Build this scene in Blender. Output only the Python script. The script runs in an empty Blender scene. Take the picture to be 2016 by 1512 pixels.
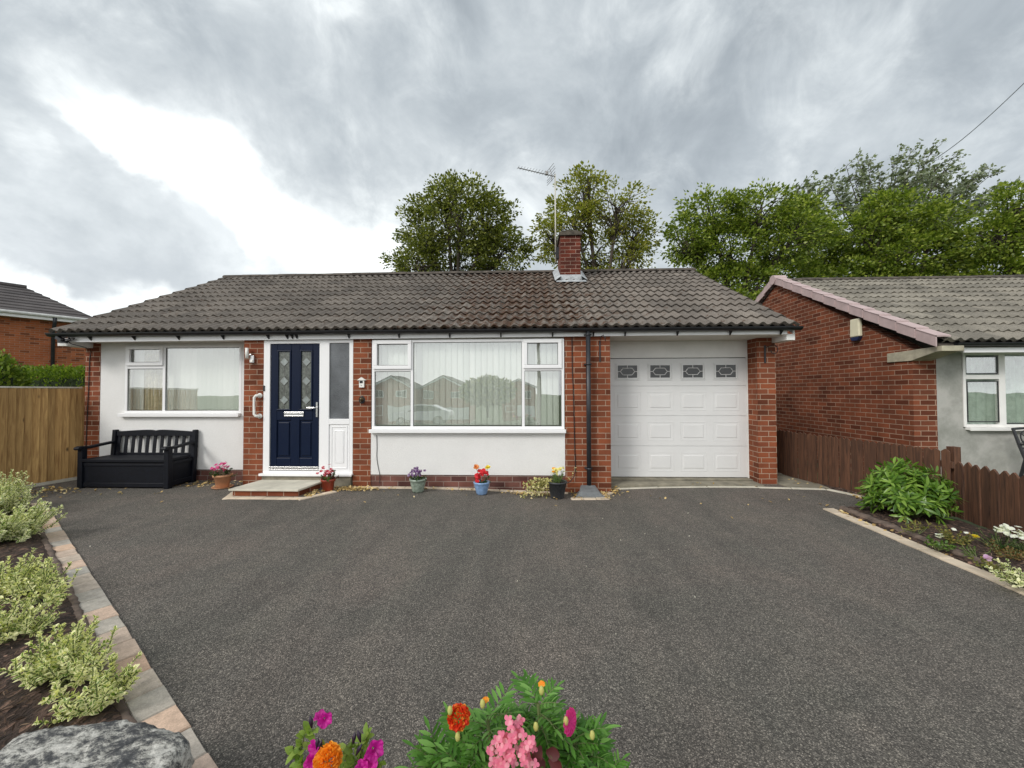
import bpy, bmesh, math, random
import numpy as np
from mathutils import Vector, Matrix, noise
random.seed(7); RNG = np.random.default_rng(11)
PI = math.pi; R = math.radians
S = bpy.context.scene
COL = bpy.data.collections.new("place"); S.collection.children.link(COL)

# ------------------------------------------------------------------ camera
F = 775.0; YAW = R(2.26); PITCH = R(1.15); ROLL = 0.003
CAM = Vector((0, -5.995, 1.45))
FW = Vector((-math.sin(YAW)*math.cos(PITCH), math.cos(YAW)*math.cos(PITCH), math.sin(PITCH)))
RT = Vector((math.cos(YAW), math.sin(YAW), 0)); UP = RT.cross(FW)
R2 = RT*math.cos(ROLL)-UP*math.sin(ROLL); U2 = UP*math.cos(ROLL)+RT*math.sin(ROLL)
cd = bpy.data.cameras.new("camera"); cam = bpy.data.objects.new("camera", cd); COL.objects.link(cam)
cd.sensor_width = 36; cd.lens = F/2016*36; cd.clip_start = .02; cd.clip_end = 3000
m3 = Matrix((R2, U2, -FW)).transposed()
cam.matrix_world = Matrix.Translation(CAM) @ m3.to_4x4()
S.camera = cam
def survey(x, y, Z):
    """world point seen in direction (x, y) of the survey photograph at depth Z metres (real distances)"""
    return CAM + (FW + R2*((x-1008)/F) - U2*((y-756)/F))*Z
def onground(x, y, z=0.0):
    d = FW + R2*((x-1008)/F) - U2*((y-756)/F)
    return CAM + d*((z-CAM.z)/d.z)

# ------------------------------------------------------------------ objects
WLD = {}
def tag(o, label=None, cat=None, group=None, kind=None):
    if label: o['label'] = label
    if cat: o['category'] = cat
    if group: o['group'] = group
    if kind: o['kind'] = kind
    return o
def thing(name, loc, label, cat, group=None):
    o = bpy.data.objects.new(name, None); COL.objects.link(o)
    o.location = loc; o.empty_display_size = .1; WLD[o.name] = Vector(loc)
    return tag(o, label, cat, group)
def finish(name, me, mat, parent=None, smooth=False, bevel=0, local=False):
    o = bpy.data.objects.new(name, me); COL.objects.link(o)
    if mat is not None:
        for m in (mat if isinstance(mat, (list, tuple)) else [mat]): me.materials.append(m)
    if parent is not None:
        o.parent = parent
        w = WLD.get(parent.name, Vector((0, 0, 0)))
        if not local: me.transform(Matrix.Translation(-w))
        WLD[o.name] = w
    else: WLD[o.name] = Vector((0, 0, 0))
    if smooth:
        me.polygons.foreach_set('use_smooth', [True]*len(me.polygons))
    if bevel:
        md = o.modifiers.new('bevel', 'BEVEL'); md.width = bevel; md.segments = 2; md.limit_method = 'ANGLE'; md.angle_limit = R(40)
    me.update()
    return o
def copy_thing(o, loc, label=None, rotz=None):
    c = o.copy(); COL.objects.link(c); c.location = loc
    if rotz is not None: c.rotation_euler.z = rotz
    if label: c['label'] = label
    for ch in list(o.children):
        d = ch.copy(); COL.objects.link(d); d.parent = c
        for g in list(ch.children):
            e = g.copy(); COL.objects.link(e); e.parent = d
    return c

class MB:
    def __init__(s): s.v = []; s.f = []; s.uv = []; s.mi = []
    def face(s, pts, uv=None, mi=0):
        b = len(s.v); s.v += [tuple(p) for p in pts]; s.f.append(tuple(range(b, b+len(pts)))); s.uv.append(uv); s.mi.append(mi); return s
    def mesh(s, verts, faces, mi=0):
        b = len(s.v); s.v += [tuple(p) for p in verts]
        for f in faces: s.f.append(tuple(b+i for i in f)); s.uv.append(None); s.mi.append(mi)
        return s
    def box(s, x0, x1, y0, y1, z0, z1, mi=0):
        V = [(x0,y0,z0),(x1,y0,z0),(x1,y1,z0),(x0,y1,z0),(x0,y0,z1),(x1,y0,z1),(x1,y1,z1),(x0,y1,z1)]
        return s.mesh(V, [(0,3,2,1),(4,5,6,7),(0,1,5,4),(1,2,6,5),(2,3,7,6),(3,0,4,7)], mi)
    def obox(s, c, ax, ay, az, hx, hy, hz, mi=0):
        c = Vector(c); ax, ay, az = [Vector(a).normalized() for a in (ax, ay, az)]
        V = [c+ax*(hx*i)+ay*(hy*j)+az*(hz*k) for k in (-1,1) for (i,j) in ((-1,-1),(1,-1),(1,1),(-1,1))]
        return s.mesh(V, [(0,3,2,1),(4,5,6,7),(0,1,5,4),(1,2,6,5),(2,3,7,6),(3,0,4,7)], mi)
    def prism(s, poly, d, mi=0):
        """poly: 3-D points of a planar outline, extruded by vector d"""
        n = len(poly); d = Vector(d); P = [Vector(p) for p in poly]
        V = P+[p+d for p in P]
        return s.mesh(V, [tuple(range(n))[::-1], tuple(range(n, 2*n))]+[(i,(i+1)%n,n+(i+1)%n,n+i) for i in range(n)], mi)
    def tube(s, pts, rad, n=8, caps=True, mi=0):
        P = [Vector(p) for p in pts]; m = len(P)
        if not hasattr(rad, '__len__'): rad = [rad]*m
        rings = []; b = len(s.v); up = None
        for i, p in enumerate(P):
            t = (P[min(i+1, m-1)]-P[max(i-1, 0)]).normalized()
            if up is None: up = Vector((0, 0, 1)) if abs(t.z) < .9 else Vector((1, 0, 0))
            a = t.cross(up)
            if a.length < 1e-5: a = t.orthogonal()
            a.normalize(); bb = a.cross(t); up = bb
            for k in range(n):
                th = 2*PI*k/n; s.v.append(tuple(p+(a*math.cos(th)+bb*math.sin(th))*rad[i]))
        for i in range(m-1):
            for k in range(n):
                s.f.append((b+i*n+k, b+i*n+(k+1)%n, b+(i+1)*n+(k+1)%n, b+(i+1)*n+k)); s.uv.append(None); s.mi.append(mi)
        if caps:
            for i in (0, m-1):
                r = tuple(b+i*n+k for k in range(n)); s.f.append(r if i else r[::-1]); s.uv.append(None); s.mi.append(mi)
        return s
    def lathe(s, prof, c, n=24, mi=0, wob=0):
        b = len(s.v); c = Vector(c)
        for (r, z) in prof:
            for k in range(n):
                th = 2*PI*k/n; rr = r*(1+wob*math.sin(th*6)); s.v.append((c.x+rr*math.cos(th), c.y+rr*math.sin(th), c.z+z))
        for i in range(len(prof)-1):
            for k in range(n):
                s.f.append((b+i*n+k, b+i*n+(k+1)%n, b+(i+1)*n+(k+1)%n, b+(i+1)*n+k)); s.uv.append(None); s.mi.append(mi)
        return s
    def frame(s, x0, x1, z0, z1, w, y0, y1, mi=0, wb=None):
        wb = wb or w
        s.box(x0, x1, y0, y1, z1-w, z1, mi); s.box(x0, x1, y0, y1, z0, z0+wb, mi)
        s.box(x0, x0+w, y0, y1, z0+wb, z1-w, mi); s.box(x1-w, x1, y0, y1, z0+wb, z1-w, mi)
        return s
    def build(s, name, mat, parent=None, smooth=False, bevel=0, local=False):
        me = bpy.data.meshes.new(name); me.from_pydata(s.v, [], s.f); 
        ul = me.uv_layers.new(name='UVMap'); V = s.v; data = []
        for f, uv in zip(s.f, s.uv):
            if uv is not None: data += [c for p in uv for c in p]; continue
            p0, p1, p2 = V[f[0]], V[f[1]], V[f[2]]
            a = [p1[i]-p0[i] for i in range(3)]; b = [p2[i]-p0[i] for i in range(3)]
            nx = abs(a[1]*b[2]-a[2]*b[1]); ny = abs(a[2]*b[0]-a[0]*b[2]); nz = abs(a[0]*b[1]-a[1]*b[0])
            if ny >= nx and ny >= nz: ii = (0, 2)
            elif nx >= nz: ii = (1, 2)
            else: ii = (0, 1)
            for i in f: data += [V[i][ii[0]], V[i][ii[1]]]
        ul.data.foreach_set('uv', data)
        if any(s.mi): me.polygons.foreach_set('material_index', s.mi)
        return finish(name, me, mat, parent, smooth, bevel, local)

def npmesh(name, V, Fc, mat, parent=None, smooth=False, UV=None, local=False):
    """V (n,3), Fc (m,k) quads or tris; UV (m,k,2)"""
    me = bpy.data.meshes.new(name); n, m, k = len(V), len(Fc), Fc.shape[1]
    me.vertices.add(n); me.vertices.foreach_set('co', np.asarray(V, dtype=np.float32).ravel())
    me.loops.add(m*k); me.loops.foreach_set('vertex_index', Fc.astype(np.int32).ravel())
    me.polygons.add(m); me.polygons.foreach_set('loop_start', np.arange(0, m*k, k, dtype=np.int32))
    me.update(calc_edges=True)
    if UV is not None:
        ul = me.uv_layers.new(name='UVMap'); ul.data.foreach_set('uv', np.asarray(UV, dtype=np.float32).ravel())
    return finish(name, me, mat, parent, smooth, 0, local)

# leaf templates: x across, y along, z up (unit length); quads
def tmpl(kind):
    if kind == 'quad': V = [(-.32,0.35,0),(0,0,0),(.32,.35,0),(0,1,0)]; Q = [(0,1,2,3)]; U = [(0,.35),(.5,0),(1,.35),(.5,1)]
    elif kind == 'lance': V = [(0,0,0),(-.13,.35,.05),(0,.4,0),(.13,.35,.05),(-.09,.72,.01),(0,.75,-.04),(.09,.72,.01),(0,1,-.12)]; Q = [(0,2,1,1),(0,3,2,2)]; 
    if kind in ('lance', 'oval', 'thin', 'petal'):
        w = {'lance': .125, 'oval': .30, 'thin': .10, 'petal': .42}[kind]
        rows = [(0, .12), (.25, .75), (.55, 1.0), (.82, .62), (1.0, .06)] if kind != 'petal' else [(0, .2), (.3, .7), (.58, 1.0), (.84, .80), (1.0, .22)]
        V = []; U = []
        for (t, ww) in rows:
            zc = -.16*t*t
            for sx in (-1, 0, 1):
                V.append((sx*w*ww, t, zc+(.25*w*ww if sx else 0))); U.append((.5+.5*sx, t))
        Q = []
        for i in range(len(rows)-1):
            for j in (0, 1): a = i*3+j; Q.append((a, a+1, a+4, a+3))
    return np.array(V, float), np.array(Q), np.array(U, float)
TM = {k: tmpl(k) for k in ('quad', 'lance', 'oval', 'thin', 'petal')}
def leafmesh(P, D, N, L, kind):
    """P base, D direction, N normal hint, L length -> V, F, UV"""
    tv, tq, tu = TM[kind]
    D = D/np.maximum(np.linalg.norm(D, axis=1, keepdims=True), 1e-6)
    X = np.cross(D, N); X /= np.maximum(np.linalg.norm(X, axis=1, keepdims=True), 1e-6)
    Z = np.cross(X, D); n = len(P); k = len(tv); L = np.asarray(L).reshape(-1, 1, 1)*np.ones((n, 1, 1))
    V = P[:, None, :]+L*(tv[None, :, 0:1]*X[:, None, :]+tv[None, :, 1:2]*D[:, None, :]+tv[None, :, 2:3]*Z[:, None, :])
    Fq = tq[None]+(np.arange(n)*k)[:, None, None]
    UV = np.broadcast_to(tu[tq][None], (n,)+tu[tq].shape)
    return V.reshape(-1, 3), Fq.reshape(-1, 4), UV.reshape(-1, 4, 2)
def rnd_dirs(n, zb=0.0):
    d = RNG.normal(size=(n, 3)); d[:, 2] += zb; return d/np.linalg.norm(d, axis=1, keepdims=True)
def join_np(parts):
    V, Fc, U = [], [], []; b = 0
    for v, f, u in parts: V.append(v); Fc.append(f+b); U.append(u); b += len(v)
    return np.concatenate(V), np.concatenate(Fc), np.concatenate(U)

# ------------------------------------------------------------------ materials
def nodes(name):
    m = bpy.data.materials.new(name); m.use_nodes = True; nt = m.node_tree; b = nt.nodes['Principled BSDF']
    return m, nt, b
def N(nt, typ, **kw):
    n = nt.nodes.new(typ)
    for k, v in kw.items():
        if k in n.inputs: n.inputs[k].default_value = v
        else: setattr(n, k, v)
    return n
def lk(nt, a, b): nt.links.new(a, b)
def c4(c): return (c[0], c[1], c[2], 1)
def coord(nt, kind='Object', scale=None):
    t = N(nt, 'ShaderNodeTexCoord'); o = t.outputs[kind]
    if scale is not None:
        mp = N(nt, 'ShaderNodeMapping'); mp.inputs['Scale'].default_value = scale if hasattr(scale, '__len__') else (scale,)*3
        lk(nt, o, mp.inputs['Vector']); o = mp.outputs['Vector']
    return o
def noi(nt, vec, scale, detail=4, rough=.55, dist=0):
    n = N(nt, 'ShaderNodeTexNoise'); n.inputs['Scale'].default_value = scale; n.inputs['Detail'].default_value = detail
    n.inputs['Roughness'].default_value = rough; n.inputs['Distortion'].default_value = dist
    if vec is not None: lk(nt, vec, n.inputs['Vector'])
    return n.outputs['Fac']
def ramp(nt, fac, stops):
    r = N(nt, 'ShaderNodeValToRGB'); e = r.color_ramp.elements
    while len(e) > 1: e.remove(e[-1])
    e[0].position = stops[0][0]; e[0].color = c4(stops[0][1])
    for p, c in stops[1:]: x = e.new(p); x.color = c4(c)
    lk(nt, fac, r.inputs['Fac']); return r.outputs['Color']
def mixc(nt, fac, a, b, mode='MIX'):
    n = N(nt, 'ShaderNodeMix', data_type='RGBA', blend_type=mode)
    for sock, v in ((n.inputs[0], fac), (n.inputs[6], a), (n.inputs[7], b)):
        if isinstance(v, (int, float)): sock.default_value = v
        elif isinstance(v, (tuple, list)): sock.default_value = c4(v)
        else: lk(nt, v, sock)
    return n.outputs[2]
def math_(nt, op, a, b=None, c=None, clamp=False):
    n = N(nt, 'ShaderNodeMath', operation=op, use_clamp=clamp)
    for i, v in enumerate((a, b, c)):
        if v is None: continue
        if isinstance(v, (int, float)): n.inputs[i].default_value = v
        else: lk(nt, v, n.inputs[i])
    return n.outputs[0]
def mrange(nt, v, a, b, c=0., d=1., smooth=False):
    n = N(nt, 'ShaderNodeMapRange'); n.clamp = True
    if smooth: n.interpolation_type = 'SMOOTHSTEP'
    lk(nt, v, n.inputs[0]); 
    for i, x in zip((1, 2, 3, 4), (a, b, c, d)): n.inputs[i].default_value = x
    return n.outputs[0]
def bump(nt, b, h, strength, dist):
    n = N(nt, 'ShaderNodeBump'); n.inputs['Strength'].default_value = strength; n.inputs['Distance'].default_value = dist
    lk(nt, h, n.inputs['Height']); lk(nt, n.outputs[0], b.inputs['Normal']); return n
def simple(name, col, rough=.6, var=.15, scale=8, metal=0, bmp=0, bscale=60, spec=.5):
    m, nt, b = nodes(name); co = coord(nt)
    f = noi(nt, co, scale, 5)
    c = ramp(nt, f, [(.3, [x*(1-var) for x in col]), (.7, [min(1, x*(1+var)) for x in col])])
    lk(nt, c, b.inputs['Base Color']); b.inputs['Roughness'].default_value = rough; b.inputs['Metallic'].default_value = metal
    b.inputs['Specular IOR Level'].default_value = spec
    if bmp: bump(nt, b, noi(nt, co, bscale, 4), bmp, .004)
    return m
def brick(name, c1, c2, mortar, dirt=.35, w=.235, h=.0825, ms=.006, off=(0, 0, 0)):
    m, nt, b = nodes(name); uv = coord(nt, 'UV'); mp = N(nt, 'ShaderNodeMapping'); mp.inputs['Location'].default_value = off
    lk(nt, uv, mp.inputs['Vector']); v = mp.outputs['Vector']
    # slightly uneven joints
    wob = N(nt, 'ShaderNodeTexNoise'); wob.inputs['Scale'].default_value = 9; lk(nt, v, wob.inputs['Vector'])
    sub = N(nt, 'ShaderNodeVectorMath', operation='SUBTRACT'); lk(nt, wob.outputs['Color'], sub.inputs[0]); sub.inputs[1].default_value = (.5,)*3
    sc = N(nt, 'ShaderNodeVectorMath', operation='SCALE'); lk(nt, sub.outputs[0], sc.inputs[0]); sc.inputs['Scale'].default_value = .006
    ad = N(nt, 'ShaderNodeVectorMath', operation='ADD'); lk(nt, v, ad.inputs[0]); lk(nt, sc.outputs[0], ad.inputs[1]); vv = ad.outputs[0]
    def bk(a, bcol, mo):
        t = N(nt, 'ShaderNodeTexBrick'); lk(nt, vv, t.inputs['Vector'])
        t.inputs['Scale'].default_value = 1; t.inputs['Mortar Size'].default_value = ms; t.inputs['Mortar Smooth'].default_value = .25
        t.inputs['Brick Width'].default_value = w; t.inputs['Row Height'].default_value = h
        t.inputs['Color1'].default_value = c4(a); t.inputs['Color2'].default_value = c4(bcol); t.inputs['Mortar'].default_value = c4(mo)
        return t
    t = bk(c1, c2, mortar)
    rndm = bk((0, 0, 0), (1, 1, 1), (.5, .5, .5))
    grey = ramp(nt, rndm.outputs['Color'], [(.12, (.45, .45, .5)), (.2, (1, 1, 1)), (.8, (1, 1, 1)), (.95, (1.25, 1.1, 1.0))])
    col = mixc(nt, 1.0, t.outputs['Color'], grey, 'MULTIPLY')
    col = mixc(nt, t.outputs['Fac'], col, mortar)
    st = ramp(nt, noi(nt, uv, 2.2, 6, .6), [(.3, (1-dirt,)*3), (.6, (1.05,)*3)])
    col = mixc(nt, 1.0, col, st, 'MULTIPLY')
    fine = ramp(nt, noi(nt, uv, 160, 3, .7), [(.25, (.72,)*3), (.75, (1.2,)*3)])
    col = mixc(nt, 1.0, col, fine, 'MULTIPLY')
    lk(nt, col, b.inputs['Base Color']); b.inputs['Roughness'].default_value = .88; b.inputs['Specular IOR Level'].default_value = .25
    h1 = math_(nt, 'SUBTRACT', noi(nt, uv, 120, 4), math_(nt, 'MULTIPLY', t.outputs['Fac'], 2.2))
    bump(nt, b, h1, .55, .004); return m
def leafmat(name, ca, cb, cc=None, margin=None, mw=.55, rough=.5, trans=.35):
    """random per leaf between ca / cb / cc; margin colour for variegated leaves"""
    m, nt, b = nodes(name); g = N(nt, 'ShaderNodeNewGeometry')
    st = [(0, ca), (.6, cb)] + ([(1, cc)] if cc else [])
    col = ramp(nt, g.outputs['Random Per Island'], st)
    if margin is not None:
        sx = N(nt, 'ShaderNodeSeparateXYZ'); lk(nt, coord(nt, 'UV'), sx.inputs[0])
        d = math_(nt, 'ABSOLUTE', math_(nt, 'SUBTRACT', sx.outputs[0], .5))
        d = math_(nt, 'ADD', d, math_(nt, 'MULTIPLY', math_(nt, 'SUBTRACT', noi(nt, coord(nt), 120, 2), .5), .35))
        d = math_(nt, 'ADD', d, math_(nt, 'MULTIPLY', math_(nt, 'SUBTRACT', g.outputs['Random Per Island'], .5), .4))
        f = mrange(nt, d, mw*.5-.06, mw*.5+.06)
        col = mixc(nt, f, col, margin)
    lk(nt, col, b.inputs['Base Color']); b.inputs['Roughness'].default_value = rough; b.inputs['Specular IOR Level'].default_value = .35
    tr = N(nt, 'ShaderNodeBsdfTranslucent'); lk(nt, mixc(nt, 1., col, (1.15, 1.25, .6), 'MULTIPLY'), tr.inputs['Color'])
    mx = N(nt, 'ShaderNodeMixShader'); mx.inputs[0].default_value = trans
    lk(nt, b.outputs[0], mx.inputs[1]); lk(nt, tr.outputs[0], mx.inputs[2])
    lk(nt, mx.outputs[0], nt.nodes['Material Output'].inputs['Surface']); return m

RED = brick('red brick', (.31, .088, .036), (.17, .054, .028), (.40, .28, .20))
REDN = brick('neighbour brick', (.27, .076, .033), (.135, .046, .026), (.38, .26, .185), off=(.05, .02, 0))
DARKB = brick('plinth brick', (.20, .085, .065), (.13, .06, .05), (.27, .20, .17), dirt=.5)
ORB = brick('orange brick', (.42, .13, .05), (.32, .10, .04), (.34, .22, .15), dirt=.2)
CHIMB = brick('chimney brick', (.19, .040, .020), (.085, .024, .016), (.34, .23, .18), dirt=.6)

def render_mat(name, col, streak=.12, grain=.5):
    m, nt, b = nodes(name); co = coord(nt)
    c = ramp(nt, noi(nt, co, 1.6, 6, .6), [(.3, [x*(1-streak) for x in col]), (.6, col)])
    lk(nt, mixc(nt, 1., c, ramp(nt, noi(nt, co, 140, 3), [(.3, (.93,)*3), (.7, (1.04,)*3)]), 'MULTIPLY'), b.inputs['Base Color'])
    b.inputs['Roughness'].default_value = .9; bump(nt, b, noi(nt, co, 110, 4, .65), grain, .006); return m
WREN = render_mat('white render', (.77, .765, .745), .06, .9)
def grey_render():
    m, nt, b = nodes('grey cement render'); co = coord(nt)
    c = ramp(nt, noi(nt, co, 1.7, 9, .68, .15), [(.28, (.22, .225, .195)), (.45, (.32, .32, .29)), (.58, (.42, .41, .38)), (.75, (.34, .355, .33))])
    lk(nt, c, b.inputs['Base Color']); b.inputs['Roughness'].default_value = .95; bump(nt, b, noi(nt, co, 40, 5, .6), .35, .004); return m
GREN = grey_render()
UPVC = simple('white upvc', (.83, .83, .83), .32, .02, 3)
GARD = simple('recess shaded garage door', (.68, .68, .67), .4, .03, 3)  # door white greyed: shade of its recess is put into the base colour
UPVCD = simple('weathered white board', (.78, .77, .74), .45, .08, 3)
BLACKP = simple('black plastic', (.012, .012, .014), .35, .3, 12)
PIPE = simple('grey black pipe', (.022, .024, .028), .4, .3, 6)
SOFF = simple('cream soffit', (.62, .59, .53), .7, .05, 4)
NAVY = None
def navy():
    m, nt, b = nodes('navy door'); co = coord(nt, scale=(6, 6, .6))
    lk(nt, ramp(nt, noi(nt, co, 30, 4), [(.3, (.002, .0062, .022)), (.7, (.004, .011, .034))]), b.inputs['Base Color'])
    b.inputs['Roughness'].default_value = .38; b.inputs['Specular IOR Level'].default_value = .2; bump(nt, b, noi(nt, co, 40, 4), .12, .002); return m
NAVY = navy()
def glass(name, ior=.1, tint=(.975, .99, .98), rough=0.0):
    m, nt, b = nodes(name); nt.nodes.remove(b)
    t = N(nt, 'ShaderNodeBsdfTransparent'); t.inputs[0].default_value = c4(tint)
    g = N(nt, 'ShaderNodeBsdfGlossy'); g.inputs['Roughness'].default_value = rough; g.inputs[0].default_value = (1, 1, 1, 1)
    lw = N(nt, 'ShaderNodeLayerWeight'); lw.inputs[0].default_value = .5
    fac = math_(nt, 'ADD', math_(nt, 'MULTIPLY', math_(nt, 'POWER', lw.outputs['Facing'], 5), 1-ior), ior)
    if rough == 0:
        bp = N(nt, 'ShaderNodeBump'); bp.inputs['Strength'].default_value = .06; bp.inputs['Distance'].default_value = .02
        lk(nt, noi(nt, coord(nt), 2.2, 1), bp.inputs['Height']); lk(nt, bp.outputs[0], g.inputs['Normal'])
    mx = N(nt, 'ShaderNodeMixShader'); lk(nt, fac, mx.inputs[0]); lk(nt, t.outputs[0], mx.inputs[1]); lk(nt, g.outputs[0], mx.inputs[2])
    lk(nt, mx.outputs[0], nt.nodes['Material Output'].inputs['Surface']); return m
GLASS = glass('window glass', .23)
def obscured():
    m, nt, b = nodes('obscured glass'); co = coord(nt)
    lk(nt, ramp(nt, noi(nt, co, 3, 3), [(.3, (.05, .055, .06)), (.7, (.12, .13, .14))]), b.inputs['Base Color'])
    b.inputs['Roughness'].default_value = .12; b.inputs['IOR'].default_value = 1.8
    v = N(nt, 'ShaderNodeTexVoronoi'); v.inputs['Scale'].default_value = 90; lk(nt, co, v.inputs['Vector'])
    bump(nt, b, v.outputs['Distance'], .5, .004); return m
OBSC = obscured()
DKGLASS = simple('dark garage glass', (.035, .037, .037), .08, .1, 5, spec=.5)
LEADG = simple('leaded door glass', (.11, .12, .105), .15, .45, 26, bmp=.4, bscale=70)
LEADD = simple('bevelled diamond glass', (.25, .28, .27), .12, .2, 20)
CHROME = simple('satin chrome', (.62, .62, .62), .25, .05, 5, metal=.85)
WHITEP = simple('white plastic', (.8, .79, .74), .4, .04, 5)
def blindmat():
    m, nt, b = nodes('blind fabric'); g = N(nt, 'ShaderNodeNewGeometry')
    c = ramp(nt, g.outputs['Random Per Island'], [(0, (.70, .73, .66)), (1, (.86, .87, .81))])
    lk(nt, c, b.inputs['Base Color']); b.inputs['Roughness'].default_value = .9
    return m
BLIND = blindmat()
CURT = simple('cream curtain', (.62, .57, .42), .9, .2, 12)
INNER = simple('room plaster', (.62, .60, .52), .9, .1, 2)
BENCHM = simple('black bench resin', (.0035, .0048, .009), .55, .3, 20, bmp=.3, bscale=50, spec=.25)

def roof_mat(name, base, moss=True, mossx=None):
    m, nt, b = nodes(name); co = coord(nt); g = N(nt, 'ShaderNodeNewGeometry')
    c = ramp(nt, noi(nt, co, 1.3, 6, .65), [(.25, [x*.72 for x in base]), (.5, base), (.75, [x*1.25 for x in base])])
    c = mixc(nt, 1., c, ramp(nt, g.outputs['Random Per Island'], [(0, (.8, .8, .8)), (1, (1.18, 1.17, 1.15))]), 'MULTIPLY')
    c = mixc(nt, 1., c, ramp(nt, noi(nt, co, 70, 4, .7), [(.3, (.6,)*3), (.7, (1.25,)*3)]), 'MULTIPLY')
    if moss:
        sp = N(nt, 'ShaderNodeSeparateXYZ'); lk(nt, g.outputs['Position'], sp.inputs[0])
        dx = math_(nt, 'DIVIDE', math_(nt, 'ADD', sp.outputs[0], .1), 1.7)
        ga = math_(nt, 'EXPONENT', math_(nt, 'MULTIPLY', math_(nt, 'MULTIPLY', dx, dx), -1))
        f = math_(nt, 'ADD', noi(nt, co, 9, 6, .7), math_(nt, 'MULTIPLY', ga, .17))
        f = mrange(nt, f, .585, .70)
        mc = ramp(nt, noi(nt, co, 30, 3), [(.35, (.050, .024, .016)), (.5, (.095, .048, .030)), (.65, (.055, .046, .022))])
        c = mixc(nt, f, c, mc)
        f2 = mrange(nt, noi(nt, co, 22, 5, .7), .68, .74)
        c = mixc(nt, math_(nt, 'MULTIPLY', f2, .7), c, (.42, .40, .33))
    lk(nt, c, b.inputs['Base Color']); b.inputs['Roughness'].default_value = .9; b.inputs['Specular IOR Level'].default_value = .25
    bump(nt, b, noi(nt, co, 55, 5, .7), .6, .006); return m
TILE = roof_mat('concrete roof tile', (.185, .163, .142))
TILEN = roof_mat('neighbour roof tile', (.225, .208, .175), False)
TILEO = roof_mat('far roof tile', (.11, .10, .10), False)
RIDGE = simple('ridge tile', (.075, .062, .050), .9, .55, 7, bmp=.6, bscale=40)

def tarmac():
    m, nt, b = nodes('tarmac'); co = coord(nt)
    v = N(nt, 'ShaderNodeTexVoronoi'); v.inputs['Scale'].default_value = 190; lk(nt, co, v.inputs['Vector'])
    sp = N(nt, 'ShaderNodeSeparateColor'); lk(nt, v.outputs['Color'], sp.inputs[0])
    c = ramp(nt, sp.outputs[0], [(0, (.074, .068, .061)), (.5, (.148, .136, .121)), (.85, (.235, .214, .189)), (1, (.42, .38, .33))])
    c = mixc(nt, 1., c, ramp(nt, v.outputs['Distance'], [(.0, (1.28,)*3), (.6, (.56,)*3)]), 'MULTIPLY')
    big = ramp(nt, noi(nt, co, .9, 6, .6, .6), [(.28, (.84, .87, .84)), (.5, (1, .985, .96)), (.68, (1.16, 1.09, 1.05))])
    c = mixc(nt, 1., c, big, 'MULTIPLY')
    c = mixc(nt, 1., c, ramp(nt, noi(nt, co, 6, 5, .7), [(.3, (.9,)*3), (.7, (1.1,)*3)]), 'MULTIPLY')
    mp = N(nt, 'ShaderNodeMapping'); mp.inputs['Scale'].default_value = (1.6, .28, 1); mp.inputs['Rotation'].default_value = (0, 0, .25); lk(nt, co, mp.inputs[0])
    c = mixc(nt, 1., c, ramp(nt, noi(nt, mp.outputs[0], 2.2, 5, .6), [(.36, (.88, .88, .88)), (.5, (1, 1, 1)), (.64, (1.10, 1.09, 1.07))]), 'MULTIPLY')
    lk(nt, c, b.inputs['Base Color']); b.inputs['Roughness'].default_value = .85; b.inputs['Specular IOR Level'].default_value = .35
    h = math_(nt, 'ADD', math_(nt, 'MULTIPLY', v.outputs['Distance'], -1.2), noi(nt, co, 30, 3))
    bump(nt, b, h, .7, .0035); return m
TAR = tarmac()
def soilm(name, a, bb):
    m, nt, b = nodes(name); co = coord(nt)
    v = N(nt, 'ShaderNodeTexVoronoi'); v.inputs['Scale'].default_value = 60; v.inputs['Randomness'].default_value = 1
    mp = N(nt, 'ShaderNodeMapping'); mp.inputs['Scale'].default_value = (1, .45, 1); mp.inputs['Rotation'].default_value = (0, 0, .8)
    lk(nt, co, mp.inputs[0]); lk(nt, mp.outputs[0], v.inputs['Vector'])
    sp = N(nt, 'ShaderNodeSeparateColor'); lk(nt, v.outputs['Color'], sp.inputs[0])
    c = ramp(nt, sp.outputs[0], [(0, a), (.8, bb), (.97, [x*2.2 for x in bb]), (1, [x*4 for x in bb])])
    c = mixc(nt, 1., c, ramp(nt, noi(nt, co, 7, 5), [(.3, (.6,)*3), (.7, (1.3,)*3)]), 'MULTIPLY')
    lk(nt, c, b.inputs['Base Color']); b.inputs['Roughness'].default_value = .95
    bump(nt, b, math_(nt, 'ADD', v.outputs['Distance'], noi(nt, co, 90, 4)), 1, .012); return m
SOIL = soilm('bark soil', (.022, .013, .009), (.075, .045, .032))
def blockm():
    m, nt, b = nodes('paving block'); g = N(nt, 'ShaderNodeNewGeometry'); co = coord(nt)
    c = ramp(nt, g.outputs['Random Per Island'], [(0, (.36, .34, .30)), (.2, (.44, .39, .33)), (.35, (.60, .40, .28)), (.5, (.47, .42, .35)), (.65, (.38, .36, .32)), (.75, (.64, .45, .32)), (1, (.55, .43, .35))])
    c = mixc(nt, 1., c, ramp(nt, noi(nt, co, 18, 5, .7), [(.3, (.72,)*3), (.7, (1.2,)*3)]), 'MULTIPLY')
    c = mixc(nt, 1., c, ramp(nt, noi(nt, co, 180, 3, .7), [(.3, (.8,)*3), (.7, (1.15,)*3)]), 'MULTIPLY')
    lk(nt, c, b.inputs['Base Color']); b.inputs['Roughness'].default_value = .9; bump(nt, b, noi(nt, co, 120, 4), .5, .003); return m
BLOCK = blockm()
BLOCKC = simple('cream paving block', (.60, .50, .38), .9, .22, 3, bmp=.5, bscale=120)
STONEK = simple('brown edging stone', (.13, .095, .075), .95, .5, 14, bmp=1, bscale=40)
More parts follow.
